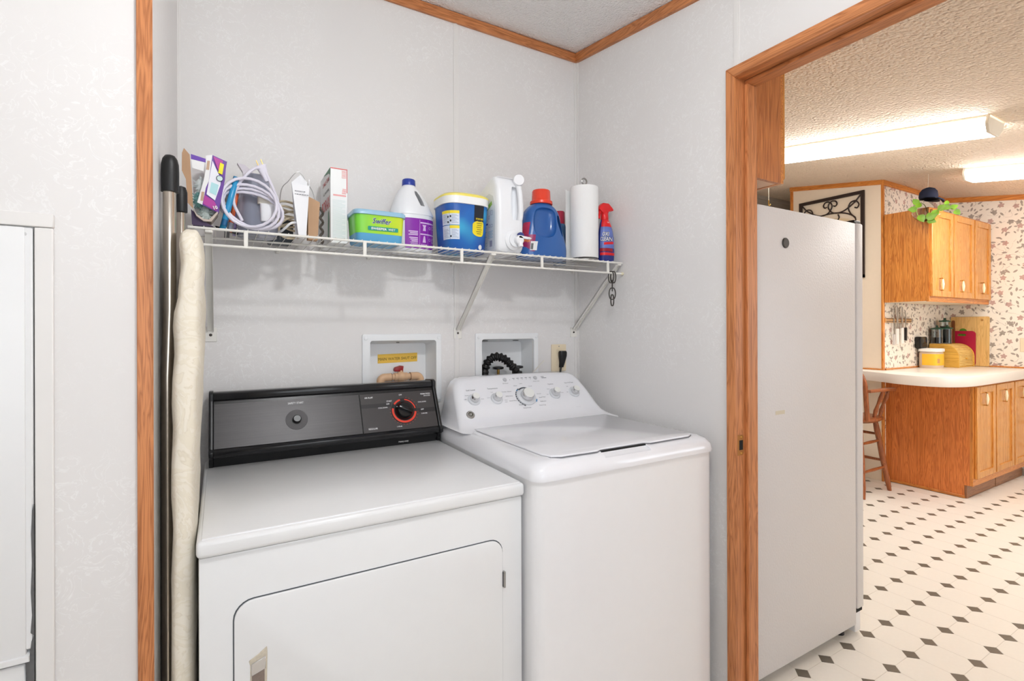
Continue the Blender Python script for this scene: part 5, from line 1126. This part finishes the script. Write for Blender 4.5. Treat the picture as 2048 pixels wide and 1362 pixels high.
# detergent pod tub
t = thing('detergent_tub', 'blue detergent tub with white lid and yellow rim', 'tub', (-.661, -.178, ZD))
px_, py_ = -.661, -.178
PT = Loft([(ZD, px_, py_, .072, .066, 3.6), (ZD + .005, px_, py_, .076, .070, 3.6), (ZD + .165, px_, py_, .0858, .079, 3.6)])
k = N('pod_tub_blue'); v_ = k.coord(); gx = k.n('ShaderNodeSeparateXYZ'); k.link(v_, gx.inputs[0])
wv = k.n('ShaderNodeTexNoise', i_Scale=9.0, i_Detail=1.0); k.link(v_, wv.inputs['Vector'])
k.link(k.ramp(wv.outputs[0], [(.35, lin((34, 84, 168))), (.55, lin((40, 112, 190))), (.72, lin((64, 170, 214)))]), k.b.inputs['Base Color']); k.b.inputs['Roughness'].default_value = .25
tb = obj('tub', PT.mesh(56), k.m, t)
def ptm(th0): return lambda p: Vector(PT.pt(th0 + p.x / .078, ZD + p.y, .0010 + p.z))
m1 = ptm(-PI * .79); m2 = ptm(-PI * .42)
def patch(m_, u0, u1, v0, v1, z_, mt, par, nm='label_panel'): return obj(nm, G().grid(lambda u, v: m_(Vector((u, v, z_))), u0, u1, v0, v1, 8, 2), mt, par)
YP = mat('yolk_yellow', (240, 218, 40), .4); WP = mat('label_white_blue', (214, 222, 236), .45); BP = mat('label_black', (26, 30, 40), .4)
for u0, u1 in ((-.040, .0035), (.005, .050)):
    for v0, v1 in ((.040, .087), (.0895, .138)):
        patch(m1, u0, u1, v0, v1, 0, WP, tb)
        if u1 > .01 or v0 > .08: patch(m1, u0, u1, v1 - .010, v1, .0003, YP, tb)
g = G()
for u0, u1 in ((-.034, .001), (.016, .046)):
    for i in range(8):
        for vb in (.046, .096): g.grid(lambda u, v: m1(Vector((u, v, .0003))), u0, u1 - .006 * (i % 3), vb + i * .0038, vb + i * .0038 + .0014, 4, 1)
obj('label_lines', g, mat('slate_print', (150, 160, 186), .5), tb, 0, kind='stuff')
g = G()
for cx_, cz_ in ((.0105, .118), (.0105, .103), (-.004, .116), (-.004, .098), (.010, .050)):
    g.poly([m1(Vector((cx_ + .0042 * math.cos(a_), cz_ + .0042 * math.sin(a_), .0005))) for a_ in [2 * PI * i / 8 for i in range(8)]])
obj('label_icons', g, BP, tb, 0, kind='stuff')
patch(m2, -.016, .016, .107, .163, 0, BP, tb)
g = G(); g.poly([m2(Vector((a_, b_, .0002))) for a_, b_ in rrect(-.018, .018, .055, .110, .014, 5)]); obj('label_panel', g, YP, tb, 0)
obj('lettering', text_g('SCAN HERE', .026, .0055, .03).xf(Matrix.Translation((0, .1165, .0006))).mapv(m2), YP, tb, 0, kind='stuff')
g = G()
for i in range(6): g.grid(lambda u, v: m2(Vector((u, v, .0005))), -.011 + .002 * (i % 2), .010 - .002 * (i % 3), .100 - i * .0072, .1022 - i * .0072, 3, 1)
obj('label_lines', g, mat('olive_print', (140, 122, 30), .5), tb, 0, kind='stuff')
g = G(); g.poly([m2(Vector((.006 + .008 * math.cos(a_), .018 + .009 * math.sin(a_), .0003))) for a_ in [2 * PI * i / 14 for i in range(14)]]); obj('label_badge', g, PRINTW, tb, 0)
obj('lid', G().rings([se(px_, py_, .0865, .080, ZD + .163, 3.4, 56), se(px_, py_, .0895, .0830, ZD + .164, 3.4, 56), se(px_, py_, .0895, .0830, ZD + .190, 3.4, 56)]), mat('tub_white_lid', (242, 242, 240), .3), t)
obj('lid_rim', G().rings([se(px_, py_, .0898, .0833, ZD + .1895, 3.4, 56), se(px_, py_, .0898, .0833, ZD + .195, 3.4, 56), se(px_, py_, .083, .077, ZD + .201, 3.2, 56)]), mat('pale_yellow_rim', (246, 230, 110), .3), t)

# big white dispenser jug with tap
t = thing('dispenser_jug', 'large white detergent jug with tap, label side facing the blue tub', 'jug', (-.52, -.17, ZD))
JX0, JX1 = -.570, -.462
prof = [(-.05, ZD), (-.275, ZD), (-.290, ZD + .02), (-.290, ZD + .17), (-.284, ZD + .235), (-.272, ZD + .268), (-.255, ZD + .281), (-.225, ZD + .279), (-.14, ZD + .245), (-.085, ZD + .222), (-.055, ZD + .195), (-.042, ZD + .155), (-.04, ZD + .01)]
g = G().prism(prof, 'x', JX0, JX1, .017, 4)
g = boolean(g, G().rings([se(JX1 - .034, -.292, .012, .032, ZD + .120, 2.2, 20), se(JX1 - .034, -.292, .021, .032, ZD + .145, 2.2, 20), se(JX1 - .034, -.292, .021, .032, ZD + .205, 2.2, 20), se(JX1 - .034, -.292, .013, .032, ZD + .240, 2.2, 20)]))
jg = obj('body', g, WJ, t, 40)
obj('handle', G().tube(catmull([(JX1 - .022, -.266, ZD + .262), (JX1 - .020, -.284, ZD + .240), (JX1 - .017, -.290, ZD + .20), (JX1 - .014, -.288, ZD + .15), (JX1 - .014, -.274, ZD + .105)], 6), .0105, 12), WJ, t)
obj('fill_cap', G().lathe([(0, 0), (.0205, 0), (.0205, .016), (.0185, .019), (0, .019)], 28, Matrix.Translation((JX1 - .020, -.280, ZD + .264)) @ Matrix.Rotation(math.radians(-18), 4, 'Z') @ RX), WHITE_PL, t)
obj('tap_collar', G().lathe([(0, 0), (.036, 0), (.036, .006), (.030, .012), (.026, .014), (.026, .020), (0, .020)], 32, Matrix.Translation((JX1 - .044, -.287, ZD + .046)) @ RX), WJ, t)
tp = obj('tap', join(G().lathe([(0, 0), (.016, 0), (.016, .018), (.013, .021), (0, .021)], 24, Matrix.Translation((JX1 - .038, -.306, ZD + .044)) @ RX), G().tube([(JX1 - .036, -.318, ZD + .044), (JX1 - .034, -.322, ZD + .020)], .009, 14)), WHITE_PL, t)
obj('tap_lever', G().prism([(JX1 - .044, ZD + .050), (JX1 + .002, ZD + .048), (JX1 + .010, ZD + .052), (JX1 + .002, ZD + .056), (JX1 - .044, ZD + .060)], 'y', -.327, -.318, .001, 1), WHITE_PL, tp)
obj('tap_button', G().prism([(JX1 - .034 + .0135 * math.cos(a_), ZD + .060 + .011 * math.sin(a_)) for a_ in [PI * i / 10 for i in range(11)]], 'y', -.3235, -.318), mat('navy_button', (54, 66, 128), .35), tp, label='navy blue tap button')
jm = plane_map((JX0, 0, ZD), (0, -1, 0), (0, 0, 1), lift=.0007)
jl = obj('label', G().prism([(.063, .016), (.262, .016), (.268, .030), (.268, .165), (.255, .205), (.225, .220), (.19, .213), (.12, .188), (.075, .165), (.063, .14)], 'z', -.0004, 0).mapv(jm), mat('pale_label', (222, 226, 228), .4, var=.02), jg)
obj('label_banner', G().prism([(.165, .158), (.244, .190), (.248, .176), (.17, .143)], 'z', 0, .0003).mapv(jm), mat('leaf_green', (150, 190, 96), .4), jl, 0)
obj('label_bar', G().box(.165, .215, .108, .114, 0, .0003).mapv(jm), mat('indigo_bar', (70, 72, 160), .4), jl, 0)
g = G()
for i in range(7): g.box(.10, .205 - .01 * (i % 3), .098 - i * .0055, .1005 - i * .0055, 0, .0003)
for i in range(5): g.box(.215, .252 - .006 * (i % 2), .080 - i * .0055, .0825 - i * .0055, 0, .0003)
for i in range(5): g.box(.165, .208 - .01 * (i % 2), .042 - i * .005, .044 - i * .005, 0, .0003)
obj('label_lines', g.mapv(jm), mat('pale_cyan_print', (160, 196, 212), .5), jl, 0, kind='stuff')
g = G()
for x_, z_, w_, h_ in ((.172, .122, .010, .020), (.19, .124, .022, .024), (.218, .128, .010, .012), (.236, .140, .014, .016), (.222, .096, .008, .012), (.236, .096, .014, .010)):
    g.box(x_, x_ + w_, z_, z_ + .001, 0, .0003).box(x_, x_ + .001, z_, z_ + h_, 0, .0003).box(x_ + w_ - .001, x_ + w_, z_, z_ + h_, 0, .0003).box(x_, x_ + w_, z_ + h_ - .001, z_ + h_, 0, .0003)
for i in range(7): g.box(.228 + i * .0028, .2295 + i * .0028 + .0006 * (i % 2), .026, .048, 0, .0003)
obj('label_icons', g.mapv(jm), mat('slate_icon', (138, 138, 160), .5), jl, 0, kind='stuff')

# blue detergent bottle, red cap
t = thing('detergent_bottle', 'royal blue detergent bottle with red-orange cap', 'bottle', (-.325, -.19, ZD))
ox, oy = -.325, -.195
PB = mat('royal_blue_plastic', (46, 98, 168), .22, var=.03, coat=.3)
DB = Loft([(ZD, ox, oy, .096, .050, 3), (ZD + .006, ox, oy, .103, .056, 3), (ZD + .05, ox, oy, .103, .057, 3), (ZD + .105, ox - .001, oy, .090, .054, 2.8), (ZD + .150, ox - .001, oy, .080, .051, 2.6), (ZD + .180, ox - .001, oy, .074, .047, 2.4), (ZD + .200, ox, oy, .060, .042, 2.2), (ZD + .212, ox, oy, .044, .036, 2), (ZD + .216, ox, oy, .038, .034, 2)])
g = G().rings(dense([se(a[1], a[2], a[3], a[4], a[0], a[5], 64) for a in DB.s], 4))
g = boolean(g, G().rings(dense([se(ox - .016, oy - .056, .012, .010, ZD + .078, 2.4, 40), se(ox - .017, oy - .057, .036, .026, ZD + .086, 2.6, 40), se(ox - .015, oy - .058, .050, .034, ZD + .110, 2.8, 40), se(ox - .013, oy - .056, .052, .034, ZD + .145, 2.8, 40), se(ox - .010, oy - .054, .046, .031, ZD + .178, 2.6, 40), se(ox - .010, oy - .052, .030, .022, ZD + .191, 2.4, 40), se(ox - .010, oy - .050, .010, .008, ZD + .195, 2.4, 40)])))
g = boolean(g, G().rings(dense([se(ox + .071, oy, .003, .10, ZD + .092, 2, 24), se(ox + .063, oy, .010, .10, ZD + .120, 2, 24), se(ox + .055, oy, .012, .10, ZD + .150, 2, 24), se(ox + .053, oy, .006, .10, ZD + .172, 2, 24)])))
bo = obj('bottle', g, PB, t, 55)
dl = obj('label', G().grid(lambda a, z: DB.pt(a, z, .0008), -PI * .985, -PI * .66, ZD + .022, ZD + .086, 16, 4), mat('magenta_label', (150, 34, 92), .35, var=.25, vscale=30), bo)
obj('label', G().grid(lambda a, z: DB.pt(a, z, .0010), -PI * .985, -PI * .80, ZD + .086, ZD + .135, 10, 4), mat('crimson_label', (186, 50, 84), .35, var=.25, vscale=30), bo)
def dlm(th0): return lambda p: Vector(DB.pt(th0 + p.x / .070, ZD + p.y, .0014 + p.z))
obj('lettering', text_g('POWER', .052, .012, .02).xf(Matrix.Translation((0, .063, 0))).mapv(dlm(-PI * .86)), mat('orange_print', (240, 150, 40), .4), dl, 0, kind='stuff')
obj('barcode_panel', G().grid(lambda u, v: dlm(-PI * .69)(Vector((u + v * .08, v, 0))), -.014, .011, .026, .060, 6, 2), PRINTW, dl, 0)
g = G()
for i in range(7): g.grid(lambda u, v: dlm(-PI * .69)(Vector((u + v * .08, v, .0004))), -.012 + i * .0014, -.0112 + i * .0014 + .0003 * (i % 3), .029, .052, 1, 1)
obj('barcode', g, BP, dl, 0, kind='stuff')
obj('cap', G().lathe([(0, 0), (.044, 0), (.0445, .004), (.0435, .012), (.0385, .016), (.0370, .018), (.0355, .052), (.033, .056), (0, .056)], 36, Matrix.Translation((ox, oy, ZD + .2145))), mat('red_orange_cap', (236, 72, 48), .25, var=.02), t)

# narrow bottle with pink cap behind the roll
t = thing('spray_can', 'slim blue can with crimson cap between blue bottle and paper towels', 'can', (-.155, -.085, ZD))
obj('body', G().lathe([(0, 0), (.027, 0), (.0275, .003), (.0275, .16), (.025, .172), (.021, .178), (0, .178)], 28, Matrix.Translation((-.158, -.085, ZD))), mat('steel_blue_can', (70, 112, 156), .25, metal=.4), t)
obj('cap', G().lathe([(0, 0), (.0225, 0), (.0225, .05), (.020, .054), (0, .054)], 28, Matrix.Translation((-.158, -.085, ZD + .176))), mat('crimson_cap', (178, 36, 66), .3), t)
obj('label', G().lathe([(.0278, .012), (.0278, .085)], 28, Matrix.Translation((-.158, -.085, ZD)), cap=False), mat('dark_can_label', (34, 40, 52), .4, var=.3, vscale=60), t)

# paper towels on a holder
TOW = m_towel(); rx_, ry_ = -.147, -.240
t = thing('towel_holder', 'metal paper towel holder with ring top', 'holder', (rx_, ry_, ZD))
obj('base', G().lathe([(0, 0), (.058, 0), (.058, .004), (.054, .008), (.010, .010), (0, .010)], 32, Matrix.Translation((rx_, ry_, ZD + .0002))), STEEL, t)
obj('rod', G().tube([(rx_, ry_, ZD + .009), (rx_, ry_, ZD + .312)], .0045, 10), STEEL, t)
obj('ring_top', G().tube([(rx_ + .012 * math.cos(a_), ry_, ZD + .322 + .012 * math.sin(a_)) for a_ in [2 * PI * i / 18 for i in range(18)]], .0034, 8, True), STEEL, t)
t = thing('paper_towel_roll', 'white paper towel roll standing on the shelf', 'paper towels', (rx_, ry_, ZD + .011))
obj('roll', G().lathe([(.022, 0), (.055, 0), (.056, .002), (.056, .282), (.055, .284), (.022, .284), (.022, 0)], 48, Matrix.Translation((rx_, ry_, ZD + .0115)), cap=False), TOW, t)
sh_pts = [(rx_ - .0578 * math.cos(a_), ry_ - .0578 * math.sin(a_)) for a_ in [-.9, -.6, -.3, 0]]
sh_pts = [(rx_ - .0565 * math.sin(a_), ry_ + .0565 * math.cos(a_)) for a_ in [.2, .5, .8]] + [(rx_ - .060, ry_ + .036), (rx_ - .067, ry_ + .028), (rx_ - .074, ry_ + .025)]
b_ = bmesh.new(); A_ = [b_.verts.new((p[0], p[1], ZD + .012)) for p in sh_pts]; B_ = [b_.verts.new((p[0], p[1], ZD + .286)) for p in sh_pts]
for i in range(len(A_) - 1): b_.faces.new((A_[i], A_[i + 1], B_[i + 1], B_[i]))
bmesh.ops.solidify(b_, geom=b_.faces[:], thickness=.0012)
obj('loose_sheet', G()._merge(b_), TOW, t)

# spray bottle
t = thing('spray_bottle', 'navy spray bottle with red trigger head at the right end of the shelf', 'spray bottle', (-.062, -.255, ZD))
qx, qy = -.051, -.258
NB = mat('navy_plastic', (34, 48, 128), .22, coat=.3); RB = mat('red_plastic', (222, 34, 38), .28)
QS = [(ZD, qx, qy, .030, .022, 2.6), (ZD + .004, qx, qy, .034, .025, 2.6), (ZD + .045, qx, qy, .036, .026, 2.6), (ZD + .100, qx, qy, .034, .025, 2.5), (ZD + .135, qx - .001, qy, .029, .022, 2.3), (ZD + .160, qx - .004, qy, .022, .018, 2.1), (ZD + .175, qx - .006, qy, .015, .014, 2)]
QB = Loft(QS)
bt = obj('bottle', QB.mesh(40), NB, t)
obj('label', G().grid(lambda a, z: QB.pt(a, z, .0008), -PI * .92, -PI * .10, ZD + .142, ZD + .172, 20, 4), RB, bt)
obj('label', G().grid(lambda a, z: QB.pt(a, z, .0008), -PI * .95, -PI * .30, ZD + .055, ZD + .142, 20, 6), mat('ice_blue_label', (104, 122, 190), .35, var=.25, vscale=35), bt)
obj('label', G().grid(lambda a, z: QB.pt(a, z, .0010), -PI * .95, -PI * .16, ZD + .026, ZD + .037, 20, 2), RB, bt)
obj('label', G().grid(lambda a, z: QB.pt(a, z, .0010), -PI * .95, -PI * .40, ZD + .041, ZD + .054, 20, 2), mat('dark_red_label', (150, 24, 40), .35), bt)
def qm(th0): return lambda p: Vector(QB.pt(th0 + p.x / .031, ZD + p.y, .0016 + p.z))
for w_, z_, h_, u_ in (('OXI', .030, .016, .0), ('CLEAN', .050, .016, .0)):
    zz = .112 if w_ == 'OXI' else .092
    obj('lettering', text_g(w_, z_, h_, .06, .15).xf(Matrix.Translation((0, zz, 0))).mapv(qm(-PI * .67)), BP, bt, 0, kind='stuff')
    obj('lettering', text_g(w_, z_ * .98, h_ * .98, .012, .15).xf(Matrix.Translation((0, zz, .0006))).mapv(qm(-PI * .67)), PRINTW, bt, 0, kind='stuff')
g = G().grid(lambda u, v: qm(-PI * .54)(Vector((u, v + .15 * u, 0))), -.020, .018, .070, .080, 8, 1); obj('label_flash', g, RB, bt, 0)
th_ = obj('trigger_head', join(G().lathe([(.0155, 0), (.0165, .002), (.0155, .022), (.013, .03), (0, .03)], 24, Matrix.Translation((qx - .006, qy, ZD + .172))), G().prism([(qx - .045, ZD + .214), (qx - .020, ZD + .240), (qx + .008, ZD + .240), (qx + .030, ZD + .222), (qx + .034, ZD + .212), (qx + .024, ZD + .214), (qx + .008, ZD + .206), (qx + .004, ZD + .196), (qx - .018, ZD + .196), (qx - .030, ZD + .205)], 'y', qy - .012, qy + .012, .003, 2)), RB, t)
obj('trigger', G().tube(catmull([(qx - .030, qy, ZD + .206), (qx - .033, qy, ZD + .190), (qx - .036, qy, ZD + .176)], 4), [.005] * 9, 8), RB, th_)
obj('neck_print', text_g('OXI', .012, .005, .02).xf(Matrix.Translation((0, .160, .001))).mapv(qm(-PI * .5)), PRINTW, bt, 0, kind='stuff')

for o in WORLD_EMPTIES:
    for k_ in ('_world', '_loc'):
        if k_ in o: del o[k_]
for o in bpy.data.objects:
    if o.parent and o.name.split('.')[0] in ('lettering', 'dial_ticks', 'cycle_ring', 'panel_band', 'dial_ring'): o['kind'] = 'stuff'
